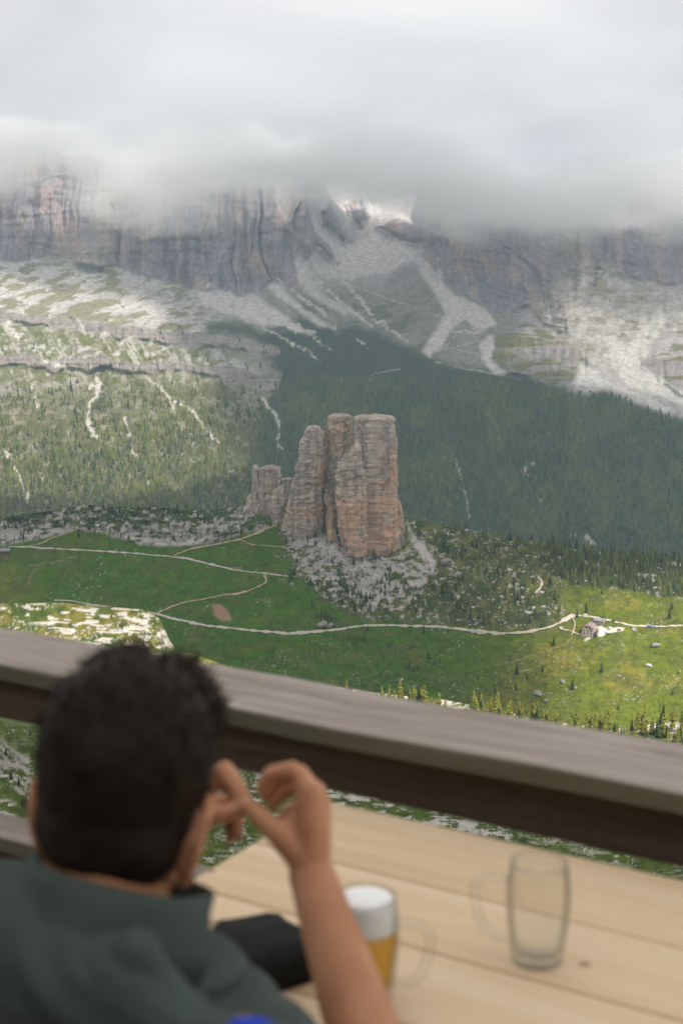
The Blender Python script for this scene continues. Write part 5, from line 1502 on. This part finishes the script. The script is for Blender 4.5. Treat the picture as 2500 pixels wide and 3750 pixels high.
tp_.inputs[0].default_value = (1.0, 0.80, 0.20, 1); m0.inputs[0].default_value = 0.38
l.new(df.outputs[0], m1.inputs[1]); l.new(tl.outputs[0], m1.inputs[2]); l.new(m1.outputs[0], m0.inputs[1]); l.new(tp_.outputs[0], m0.inputs[2]); l.new(m0.outputs[0], m2.inputs[1]); l.new(gl.outputs[0], m2.inputs[2])
l.new(m2.outputs[0], n['Material Output'].inputs['Surface'])
M_beer = m_
M_foam = flat_mat('beer_foam', (0.96, 0.955, 0.94), 0.9, 0.2, nscale=140, namt=0.05, bump=0.6)
def lathe(bm, prof, seg=48, close=False):
    rings = []
    for r, z in prof:
        rings.append([bm.verts.new((r * math.cos(a), r * math.sin(a), z)) for a in [2 * math.pi * i / seg for i in range(seg)]] if r > 1e-5 else [bm.verts.new((0, 0, z))])
    pr = list(zip(rings[:-1], rings[1:])) + ([(rings[-1], rings[0])] if close else [])
    for a, b in pr:
        for i in range(seg):
            j = (i + 1) % seg
            if len(a) == 1:
                bm.faces.new((a[0], b[j], b[i]))
            elif len(b) == 1:
                bm.faces.new((a[i], a[j], b[0]))
            else:
                bm.faces.new((a[i], a[j], b[j], b[i]))
def tube(bm, pts, rad, seg=12):
    pts = [Vector(q) for q in pts]
    rings = []
    for i, q in enumerate(pts):
        t_ = (pts[min(i + 1, len(pts) - 1)] - pts[max(i - 1, 0)]).normalized()
        a = t_.cross(Vector((0, 1, 0))).normalized(); b_ = t_.cross(a)
        rr_ = rad[i] if isinstance(rad, (list, tuple)) else rad
        rings.append([bm.verts.new(q + rr_ * (a * math.cos(w) + b_ * math.sin(w))) for w in [2 * math.pi * k / seg for k in range(seg)]])
    for a, b_ in zip(rings[:-1], rings[1:]):
        for k in range(seg):
            j = (k + 1) % seg
            bm.faces.new((a[k], a[j], b_[j], b_[k]))
    bm.faces.new(rings[0][::-1]); bm.faces.new(rings[-1])
def bez(a, b, c, d, n_=10):
    a, b, c, d = map(Vector, (a, b, c, d))
    return [a * (1 - t) ** 3 + b * 3 * t * (1 - t) ** 2 + c * 3 * t * t * (1 - t) + d * t ** 3 for t in [i / n_ for i in range(n_ + 1)]]
OUT = [(0.0, 0.0), (0.030, 0.0), (0.0335, 0.003), (0.0355, 0.02), (0.040, 0.06), (0.0425, 0.095), (0.0415, 0.13), (0.0385, 0.152), (0.0375, 0.163)]
INN = [(0.0350, 0.163), (0.0360, 0.152), (0.0385, 0.13), (0.0392, 0.095), (0.0365, 0.06), (0.0315, 0.022), (0.020, 0.014), (0.0, 0.012)]
def mug(label, u, v, hang, level=None):
    dirn = P(u, v, 1.0)
    q = dirn * (TABLE / dirn[2])
    t_ = thing('beer_mug', label, 'mug', (q[0], q[1], q[2] + 0.0012))
    t_.rotation_euler = (0, 0, hang)
    t_.scale = (1.06, 1.06, 0.90)
    bm = bmesh.new(); lathe(bm, OUT + INN)
    bm_obj('glass', bm, M_glass, t_, True)
    bm = bmesh.new()
    tube(bm, bez((0.0395, 0, 0.128), (0.085, 0, 0.140), (0.090, 0, 0.118), (0.078, 0, 0.075)) + bez((0.078, 0, 0.075), (0.074, 0, 0.055), (0.066, 0, 0.036), (0.0375, 0, 0.034))[1:], 0.0065)
    bm_obj('handle', bm, M_glass, t_, True)
    if level:
        bm = bmesh.new()
        rr_ = lambda z: np.interp(z, [q_[1] for q_ in INN[::-1]], [q_[0] for q_ in INN[::-1]]) - 0.0004
        zs = np.linspace(0.0145, level, 12)
        lathe(bm, [(0, 0.0135)] + [(float(rr_(z)), float(z)) for z in zs] + [(0, level)])
        bm_obj('beer', bm, M_beer, t_, True)
        bm = bmesh.new()
        zs = np.linspace(level + 0.0005, 0.157, 8)
        lathe(bm, [(0, level + 0.0005)] + [(float(rr_(z)), float(z)) for z in zs] + [(0.026, 0.162), (0, 0.164)])
        bm_obj('foam', bm, M_foam, t_, True)
    return t_
mug('empty glass mug with its handle to the left', 1232, 2208, R(172))
mug('mug of golden beer with thick white foam behind the forearm', 838, 2298, R(-20), 0.113)

# ------------------------------------------------------------------ black pouch on the table
M_black = flat_mat('black_cloth', (0.012, 0.013, 0.012), 0.8, 0.2, nscale=60, namt=0.3, bump=0.4)
M_zip = flat_mat('zip_pull_cord', (0.55, 0.45, 0.30), 0.6, 0.3)
def tabpt(u, v, z=TABLE):
    q = P(u, v, 1.0)
    return Vector(q * (z / q[2]))
pa, pb = tabpt(350, 2240, TABLE + 0.03), tabpt(700, 2150, TABLE + 0.03)
pc_ = (pa + pb) / 2
pouch = thing('pouch', 'black padded pouch lying on the table behind the forearm', 'pouch', (pc_.x, pc_.y, TABLE))
pouch.rotation_euler = (0, 0, math.atan2(pb.y - pa.y, pb.x - pa.x))
L2 = (pb - pa).length / 2
bm = bmesh.new()
bmesh.ops.create_cube(bm, size=2)
bmesh.ops.subdivide_edges(bm, edges=bm.edges[:], cuts=7, use_grid_fill=True)
for v in bm.verts:
    c = v.co
    k = (1 - 0.30 * abs(c.x) ** 6) * (1 - 0.2 * abs(c.y) ** 4)
    nz_ = float(fbm(np.array([c.x * 2.2]), np.array([c.y * 2.2]), 3.3, 3)[0])
    zz = 0.026 + 0.026 * c.z * (1 - 0.75 * max(abs(c.x), abs(c.y)) ** 4) + (0.010 * nz_ if c.z > 0 else 0)
    v.co = Vector((c.x * L2 * (1 - 0.05 * c.y ** 2), c.y * 0.075 * (1 - 0.12 * c.x ** 4), max(0.0008, zz * 1.15 if c.z > -0.9 else zz * 0.03 + 0.0008)))
bm_obj('body', bm, M_black, pouch, True)
bm = bmesh.new(); tube(bm, [(-0.02, 0.02, 0.056), (-0.012, 0.034, 0.066), (0.0, 0.046, 0.058)], 0.004, 8)
bm_obj('zip_pull', bm, M_zip, pouch, True)

# ------------------------------------------------------------------ the seated man
def q3(u, v, d):
    return Vector(P(u, v, d))
class Lumps:
    """rounded, tapered solids gathered into one mesh and fused into one skin"""
    def __init__(s):
        s.bm = bmesh.new()
    def ball(s, c, r, rot=None, seg=20):
        m = Matrix.Translation(c)
        if rot is not None:
            m = m @ rot.to_4x4()
        r = (r, r, r) if isinstance(r, (int, float)) else r
        m = m @ Matrix.Diagonal((*r, 1))
        bmesh.ops.create_uvsphere(s.bm, u_segments=seg, v_segments=seg // 2 + 2, radius=1, matrix=m)
    def limb(s, pts, rad, seg=18):
        pts = [Vector(p_) for p_ in pts]
        for i in range(len(pts) - 1):
            a, b_ = pts[i], pts[i + 1]
            ax = b_ - a
            q = ax.to_track_quat('Z', 'Y').to_matrix().to_4x4()
            bmesh.ops.create_cone(s.bm, segments=seg, radius1=rad[i], radius2=rad[i + 1], depth=ax.length, cap_ends=True, matrix=Matrix.Translation((a + b_) / 2) @ q)
        for p_, r in zip(pts, rad):
            s.ball(p_, r, seg=seg)
    def build(s, name, mat, parent, voxel, smooth_n=6, disp=None):
        me = bpy.data.meshes.new(name); s.bm.to_mesh(me); s.bm.free()
        o = link(name, me)
        md = o.modifiers.new('r', 'REMESH'); md.mode = 'VOXEL'; md.voxel_size = voxel; md.use_smooth_shade = True
        sm_ = o.modifiers.new('s', 'SMOOTH'); sm_.iterations = smooth_n; sm_.factor = 0.5
        dg = bpy.context.evaluated_depsgraph_get()
        me2 = bpy.data.meshes.new_from_object(o.evaluated_get(dg))
        o.modifiers.clear()
        o.data = me2
        bpy.data.meshes.remove(me)
        me2.name = name
        me2.materials.clear(); me2.materials.append(mat)
        nv = len(me2.vertices)
        if disp is not None:
            co = np.empty(nv * 3); me2.vertices.foreach_get('co', co); co = co.reshape(-1, 3)
            no = np.empty(nv * 3); me2.vertices.foreach_get('normal', no); no = no.reshape(-1, 3)
            co = co + no * disp(co, no)[:, None]
            me2.vertices.foreach_set('co', co.ravel())
        me2.polygons.foreach_set('use_smooth', np.ones(len(me2.polygons), bool))
        me2.update()
        if parent is not None:
            o.parent = parent
        return o
m_, n, l, b = nodes_mat('skin')
b.inputs['Base Color'].default_value = (0.56, 0.29, 0.185, 1)
b.inputs['Roughness'].default_value = 0.5
b.inputs['Specular IOR Level'].default_value = 0.35
b.inputs['Subsurface Weight'].default_value = 0.25
b.inputs['Subsurface Radius'].default_value = (0.012, 0.004, 0.002)
t_ = n.new('ShaderNodeTexNoise'); t_.inputs['Scale'].default_value = 16; t_.inputs['Detail'].default_value = 5
g_ = n.new('ShaderNodeTexCoord'); l.new(g_.outputs['Object'], t_.inputs['Vector'])
c_ = n.new('ShaderNodeValToRGB')
c_.color_ramp.elements[0].position = 0.3; c_.color_ramp.elements[0].color = (0.45, 0.195, 0.095, 1)
c_.color_ramp.elements[1].position = 0.7; c_.color_ramp.elements[1].color = (0.58, 0.29, 0.16, 1)
l.new(t_.outputs['Fac'], c_.inputs[0]); l.new(c_.outputs[0], b.inputs['Base Color'])
M_skin = m_
M_hair = flat_mat('dark_hair', (0.015, 0.009, 0.005), 0.6, 0.15, nscale=60, namt=0.5, bump=0.2)
M_vest = flat_mat('dark_green_vest', (0.070, 0.090, 0.080), 0.9, 0.15, nscale=500, namt=0.2, bump=0.25)
M_blue = flat_mat('blue_tshirt', (0.03, 0.07, 0.55), 0.9, 0.15, nscale=300, namt=0.15)
M_trs = flat_mat('dark_trousers', (0.03, 0.032, 0.038), 0.9, 0.15, nscale=200, namt=0.2)
M_shoe = flat_mat('brown_leather', (0.10, 0.06, 0.04), 0.6, 0.3)
M_eye = flat_mat('eye_white', (0.75, 0.72, 0.68), 0.2, 0.5)

HC = q3(292, 1795, 1.36)
VD = Vector((0, CP, -SP)); IU = Vector((0, SP, CP)); IR = Vector((1, 0, 0))
CAX = (IU * math.cos(R(13)) + IR * math.sin(R(13)) + VD * 0.10).normalized()
CRI = (IR - CAX * IR.dot(CAX)).normalized(); CFW = CAX.cross(CRI)
CTOP = q3(280, 2006, 1.345)
C7 = CTOP - CFW * 0.045 - CAX * 0.065
HF = Vector((0.10, 0.94, -0.26)).normalized()             # where the face looks
HR = HF.cross(Vector((0.16, 0, 1))).normalized()
HU = HR.cross(HF)
HM = Matrix((HR, HF, HU)).transposed()                    # columns: right, front, up
def hd(x, y, z):
    return HC + HR * x + HF * y + HU * z
SHR, SHL = q3(565, 2490, 1.20), q3(-110, 2175, 1.42)
TRR, TRB, TRL = q3(412, 2385, 1.235), q3(290, 2250, 1.25), q3(20, 2130, 1.36)
BR = (SHR - SHL).normalized()
BF = Vector((0, 0, 1)).cross(BR).normalized()
PELV = C7 + Vector((-0.13, -0.19, -0.575))
ELR, WRR = q3(922, 2640, 1.45), q3(716, 2010, 1.60)
ELL, WRL = q3(130, 2430, 1.60), q3(375, 1960, 1.68)

person = None
B = Lumps()
# head and face
B.ball(hd(0, -0.005, 0.015), (0.074, 0.092, 0.088), HM, 28)
B.ball(hd(0, 0.035, -0.045), (0.058, 0.062, 0.068), HM)
B.ball(hd(0, 0.062, -0.092), (0.030, 0.026, 0.022), HM)          # chin
B.limb([hd(-0.045, 0.0, -0.075), hd(0, 0.06, -0.095), hd(0.045, 0.0, -0.075)], [0.022, 0.020, 0.022])
B.limb([hd(0, 0.092, 0.012), hd(0, 0.110, -0.026)], [0.008, 0.012])   # nose
for sx_ in (-1, 1):
    B.ball(hd(sx_ * 0.011, 0.101, -0.030), 0.008)
    B.limb([hd(sx_ * 0.050, 0.066, 0.020), hd(sx_ * 0.015, 0.086, 0.024)], [0.009, 0.009])
    B.ball(hd(sx_ * 0.042, 0.064, -0.030), (0.022, 0.020, 0.018), HM)
    # ear: rim, hollow plate and lobe, standing off the head
    e0 = lambda y, z, o_=0.0: hd(sx_ * ((0.072 if sx_ > 0 else 0.056) + o_), y * 1.05 - 0.014, z * 1.05 - 0.032)
    B.limb([e0(0.005, -0.010), e0(0.004, 0.022, 0.008), e0(-0.012, 0.034, 0.014), e0(-0.030, 0.020, 0.018), e0(-0.030, -0.006, 0.016), e0(-0.018, -0.030, 0.010), e0(-0.004, -0.042, 0.004)], [0.006, 0.0055, 0.0055, 0.0055, 0.0055, 0.006, 0.008], 10)
    B.limb([e0(-0.006, 0.018, 0.002), e0(-0.012, -0.006, 0.004), e0(-0.010, -0.026, 0.0)], [0.010, 0.0125, 0.011], 10)
B.limb([hd(-0.020, 0.082, -0.058), hd(0, 0.093, -0.057), hd(0.020, 0.082, -0.058)], [0.006, 0.008, 0.006])
# neck, trunk
NB = CTOP - CAX * 0.05 + CFW * 0.005
B.limb([hd(0, -0.020, -0.035), hd(0, -0.018, -0.095), NB], [0.062, 0.056, 0.062])
CH = C7 + BF * 0.085 + Vector((0, 0, -0.17))
B.limb([NB, CH, CH.lerp(PELV, 0.55), PELV], [0.06, 0.115, 0.105, 0.12])
for s_, sh in ((1, SHR), (-1, SHL)):
    B.limb([TRB.lerp(CH, 0.2), TRR.lerp(CH, 0.15) if s_ > 0 else TRL.lerp(CH, 0.15), sh], [0.034, 0.030, 0.044])
    B.limb([sh, CH + BR * s_ * 0.075, PELV + BR * s_ * 0.06], [0.05, 0.095, 0.105])
# arms
B.limb([SHR, SHR.lerp(ELR, 0.55), ELR, ELR.lerp(WRR, 0.22), ELR.lerp(WRR, 0.6), WRR], [0.050, 0.046, 0.037, 0.044, 0.036, 0.0265])
B.limb([SHL, SHL.lerp(ELL, 0.55), ELL, ELL.lerp(WRL, 0.25), ELL.lerp(WRL, 0.6), WRL], [0.050, 0.046, 0.037, 0.043, 0.035, 0.0265])
# right hand: back of the hand towards us, forefinger arched, thumb reaching across
def fing(pts, r0):
    k = [1.0, 0.95, 0.86, 0.72]
    B.limb([q3(*p_) for p_ in pts], [r0 * w for w in k[:len(pts)]], 14)
iM, mM, rM, pM = (706, 1812, 1.600), (722, 1822, 1.622), (732, 1842, 1.645), (733, 1872, 1.660)
for m_c, r in ((iM, .0150), (mM, .0150), (rM, .0145), (pM, .0135)):
    B.limb([WRR + (q3(*m_c) - WRR) * 0.12, (WRR + q3(*m_c)) / 2, q3(*m_c)], [0.020, 0.0185, r], 14)
B.ball(q3(700, 1912, 1.612), (0.028, 0.020, 0.032))
fing([iM, (672, 1768, 1.605), (622, 1778, 1.612), (600, 1812, 1.618)], 0.0112)
fing([mM, (690, 1776, 1.640), (640, 1790, 1.650), (612, 1830, 1.650)], 0.0112)
fing([rM, (706, 1800, 1.668), (655, 1815, 1.682), (626, 1850, 1.680)], 0.0106)
fing([pM, (716, 1842, 1.690), (672, 1855, 1.705), (645, 1880, 1.700)], 0.0092)
B.limb([WRR.lerp(q3(690, 1950, 1.60), 0.7), q3(652, 1925, 1.600), q3(606, 1884, 1.606), q3(570, 1852, 1.614)], [0.021, 0.0165, 0.0118, 0.0095], 14)
# left hand: comes from behind the head, finger and thumb meeting the right thumb
lM = [(470, 1800, 1.665), (468, 1825, 1.682), (468, 1850, 1.698), (470, 1872, 1.712)]
for m_c, r in zip(lM, (.0145, .0145, .0140, .0130)):
    B.limb([WRL, (WRL + q3(*m_c)) / 2, q3(*m_c)], [0.022, 0.019, r], 14)
fing([lM[0], (518, 1768, 1.650), (548, 1810, 1.635), (567, 1850, 1.622)], 0.0116)
fing([lM[1], (508, 1778, 1.672), (532, 1815, 1.662), (556, 1858, 1.640)], 0.0116)
fing([lM[2], (524, 1840, 1.705), (546, 1880, 1.700), (545, 1918, 1.690)], 0.0104)
fing([lM[3], (515, 1870, 1.720), (530, 1900, 1.715), (528, 1930, 1.705)], 0.0090)
B.limb([WRL.lerp(q3(440, 1900, 1.65), 0.6), q3(470, 1868, 1.640), q3(520, 1868, 1.632), q3(558, 1858, 1.625)], [0.019, 0.0155, 0.0115, 0.0095], 14)
# legs and feet, under the table
KNR, KNL = PELV + BF * 0.44 + BR * 0.12 + Vector((0, 0, -0.02)), PELV + BF * 0.43 - BR * 0.13 + Vector((0, 0, -0.02))
for s_, kn in ((1, KNR), (-1, KNL)):
    an = Vector((kn.x - BF.x * 0.03, kn.y - BF.y * 0.03, FLOOR + 0.085))
    B.limb([PELV + BR * s_ * 0.09, kn, kn.lerp(an, 0.35), an], [0.088, 0.058, 0.056, 0.036])
    B.limb([an, an + BF * 0.14 + Vector((0, 0, -0.045))], [0.034, 0.026])
person = B.build('person', M_skin, None, 0.0032, 6)
person['label'] = 'man in dark green vest seen from behind, both hands raised before his face'
person['category'] = 'person'
for sx_ in (-1, 1):
    bm = bmesh.new()
    bmesh.ops.create_uvsphere(bm, u_segments=14, v_segments=10, radius=0.0125, matrix=Matrix.Translation(hd(sx_ * 0.032, 0.074, 0.004)))
    bm_obj('eye', bm, M_eye, person, True)

# hair: short at the sides and nape, tousled on top
Hh = Lumps()
Hh.ball(hd(0, -0.020, 0.026), (0.083, 0.090, 0.096), HM, 28)
Hh.ball(hd(0.002, -0.030, -0.040), (0.072, 0.060, 0.062), HM, 24)
Hh.limb([hd(0.004, -0.036, -0.04), hd(0.004, -0.022, -0.115)], [0.046, 0.030])
Hh.limb([hd(-0.034, -0.024, -0.03), hd(-0.024, -0.014, -0.10)], [0.034, 0.024])
Hh.limb([hd(0.040, -0.032, -0.02), hd(0.026, -0.028, -0.085)], [0.038, 0.026])
for (u, v, d, r) in [(205, 1622, 1.36, .036), (250, 1578, 1.37, .036), (300, 1572, 1.37, .037), (345, 1595, 1.38, .038), (400, 1592, 1.40, .036), (428, 1600, 1.41, .033), (436, 1642, 1.39, .035), (180, 1672, 1.35, .036), (288, 1540, 1.38, .024), (420, 1564, 1.42, .022)]:
    Hh.ball(q3(u, v, d), r)
def hair_disp(co, no):
    top = sstep(-0.03, 0.07, (co - np.array(HC)) @ np.array(HU))
    return (0.002 + 0.006 * top) * fbm(co[:, 0] * 24, co[:, 1] * 24, co[:, 2] * 18, 2) + 0.002 * top * ridged(co[:, 0] * 90, co[:, 1] * 60, co[:, 2] * 40, 2)
hair = Hh.build('hair', M_hair, person, 0.0045, 4, hair_disp)
# loose strands that fray the outline
me = hair.data
nv = len(me.vertices)
co = np.empty(nv * 3); me.vertices.foreach_get('co', co); co = co.reshape(-1, 3)
no = np.empty(nv * 3); me.vertices.foreach_get('normal', no); no = no.reshape(-1, 3)
rh = np.random.default_rng(11)
pick = rh.integers(0, nv, 4200)
tp = sstep(-0.04, 0.07, (co[pick] - np.array(HC)) @ np.array(HU))
dirs = no[pick] * 0.55 + rh.normal(0, 0.5, (len(pick), 3)) + np.array(HF) * 0.5 * tp[:, None] - np.array(HU) * 0.8 * (1 - tp)[:, None]
dirs /= np.linalg.norm(dirs, axis=1)[:, None]
ln = (0.004 + 0.009 * tp) * rh.uniform(0.5, 1.2, len(pick))
sd = np.cross(dirs, rh.normal(size=(len(pick), 3))); sd /= np.linalg.norm(sd, axis=1)[:, None]
w = 0.0012
b0 = co[pick] - no[pick] * 0.002
bend = rh.normal(0, 0.25, (len(pick), 3)) * ln[:, None]
v = np.stack([b0 - sd * w, b0 + sd * w, b0 + dirs * ln[:, None] * 0.55 + bend * 0.3 + sd * w * 0.8, b0 + dirs * ln[:, None] * 0.55 + bend * 0.3 - sd * w * 0.8, b0 + dirs * ln[:, None] + bend], 1)
base_ = (np.arange(len(pick)) * 5)[:, None]
f = np.concatenate([base_ + np.array([[0, 1, 2]]), base_ + np.array([[0, 2, 3]]), base_ + np.array([[3, 2, 4]])], 1).reshape(-1)
st_ = link('strands', mesh_np('strands', v.reshape(-1, 3), f, 3), M_hair, hair, kind='stuff')

# clothing
V_ = Lumps()
NBv = NB - CAX * 0.035
V_.limb([NBv, CH, CH.lerp(PELV, 0.55), PELV + Vector((0, 0, 0.03))], [0.070, 0.132, 0.124, 0.142])
for s_, sh in ((1, SHR), (-1, SHL)):
    e_ = sh + (sh - C7).normalized() * 0.022
    V_.limb([TRB, TRR if s_ > 0 else TRL, e_], [0.052, 0.048, 0.070])
    V_.limb([e_ - BF * 0.004, CH + BR * s_ * 0.082, PELV + BR * s_ * 0.065], [0.064, 0.112, 0.124])
    V_.limb([TRB.lerp(TRR if s_ > 0 else TRL, 0.5), CH - BF * 0.05 + BR * s_ * 0.08, CH.lerp(PELV, .6) - BF * 0.03 + BR * s_ * 0.05], [0.05, 0.085, 0.08])
def vest_disp(co, no):
    a = np.array(BR); f_ = np.array(BF)
    x, y, z = co @ a, co @ f_, co[:, 2]
    g1 = ridged((z + 0.42 * x) * 10 + 0.8 * noise(x * 6, z * 6, 1), y * 2, x * 1.6, 2) - 0.62
    g2 = ridged((x * 1.0 - z * 0.8) * 11, y * 5 + 3, z * 2, 2) - 0.62
    t1 = z + 0.42 * x + 0.03 * noise(x * 5, z * 5, 2)
    c1 = np.abs(noise(t1 * 8.5, x * 1.5, 4.5))
    c2 = np.abs(noise((z - 0.25 * x) * 12 + 7, x * 3.0, 8.5))
    val = 0.034 * sstep(0.20, 0.0, c1) + 0.014 * sstep(0.16, 0.0, c2)
    return np.maximum(0.014 + 0.03 * g1 - val, -0.012) + 0.0015 * fbm(x * 60, y * 60, z * 60, 2)
V_.ball(Vector((-0.145, 1.264, -0.682)), 0.050)
V_.ball(Vector((-0.150, 1.262, -0.72)), 0.050)
vest = V_.build('vest', M_vest, person, 0.005, 8, vest_disp)
# standing collar, open in front
bm = bmesh.new()
cc0 = CTOP
prof_c = [(0.100, -0.085), (0.096, -0.05), (0.089, -0.018), (0.087, -0.001), (0.082, 0.0), (0.081, -0.018), (0.088, -0.05), (0.090, -0.085)]
rings = []
N_ = 56
for i in range(N_ + 1):
    a = R(-90) + R(158) * (i / N_ * 2 - 1)
    flare = 1 + 0.16 * max(0, abs(i / N_ * 2 - 1) - 0.45)
    rings.append([bm.verts.new(cc0 + (CRI * math.cos(a) + CFW * math.sin(a) * 0.9) * r * flare * (1 + 0.03 * math.sin(a * 5 + z * 60)) + CAX * (z * (1 + 0.10 * math.sin(3 * a)))) for r, z in prof_c])
for a, b_ in zip(rings[:-1], rings[1:]):
    for k in range(8):
        j = (k + 1) % 8
        bm.faces.new((a[k], a[j], b_[j], b_[k]))
bm.faces.new(rings[0][::-1]); bm.faces.new(rings[-1])
bmesh.ops.recalc_face_normals(bm, faces=bm.faces[:])
bm_obj('collar', bm, M_vest, vest, True)
for sh, el in ((SHR, ELR), (SHL, ELL)):
    S_ = Lumps()
    S_.limb([sh, sh.lerp(el, 0.40)], [0.053, 0.060])
    S_.build('tshirt_sleeve', M_blue, person, 0.005, 4, lambda co, no: 0.004 * fbm(co[:, 0] * 25, co[:, 1] * 25, co[:, 2] * 25, 3))
T_ = Lumps()
T_.ball(PELV + Vector((0, 0, -0.01)), (0.155, 0.125, 0.125), Matrix((BR, BF, Vector((0, 0, 1)))).transposed())
for s_, kn in ((1, KNR), (-1, KNL)):
    an = Vector((kn.x - BF.x * 0.03, kn.y - BF.y * 0.03, FLOOR + 0.12))
    T_.limb([PELV + BR * s_ * 0.09, kn, kn.lerp(an, 0.4), an], [0.104, 0.072, 0.072, 0.058])
T_.build('trousers', M_trs, person, 0.007, 5, lambda co, no: 0.006 * fbm(co[:, 0] * 18, co[:, 1] * 18, co[:, 2] * 12, 3))
for s_, kn in ((1, KNR), (-1, KNL)):
    an = Vector((kn.x - BF.x * 0.03, kn.y - BF.y * 0.03, FLOOR))
    h_ = Lumps()
    h_.limb([an + Vector((0, 0, .05)) - BF * 0.02, an + BF * 0.16 + Vector((0, 0, .045))], [0.048, 0.044])
    h_.limb([an + Vector((0, 0, .09)), an + Vector((0, 0, .05))], [0.046, 0.048])
    h_.build('shoe', M_shoe, person, 0.006, 3, lambda co, no: np.where(co[:, 2] < FLOOR + 0.004, (FLOOR + 0.004 - co[:, 2]) * -np.minimum(no[:, 2], 0), 0))
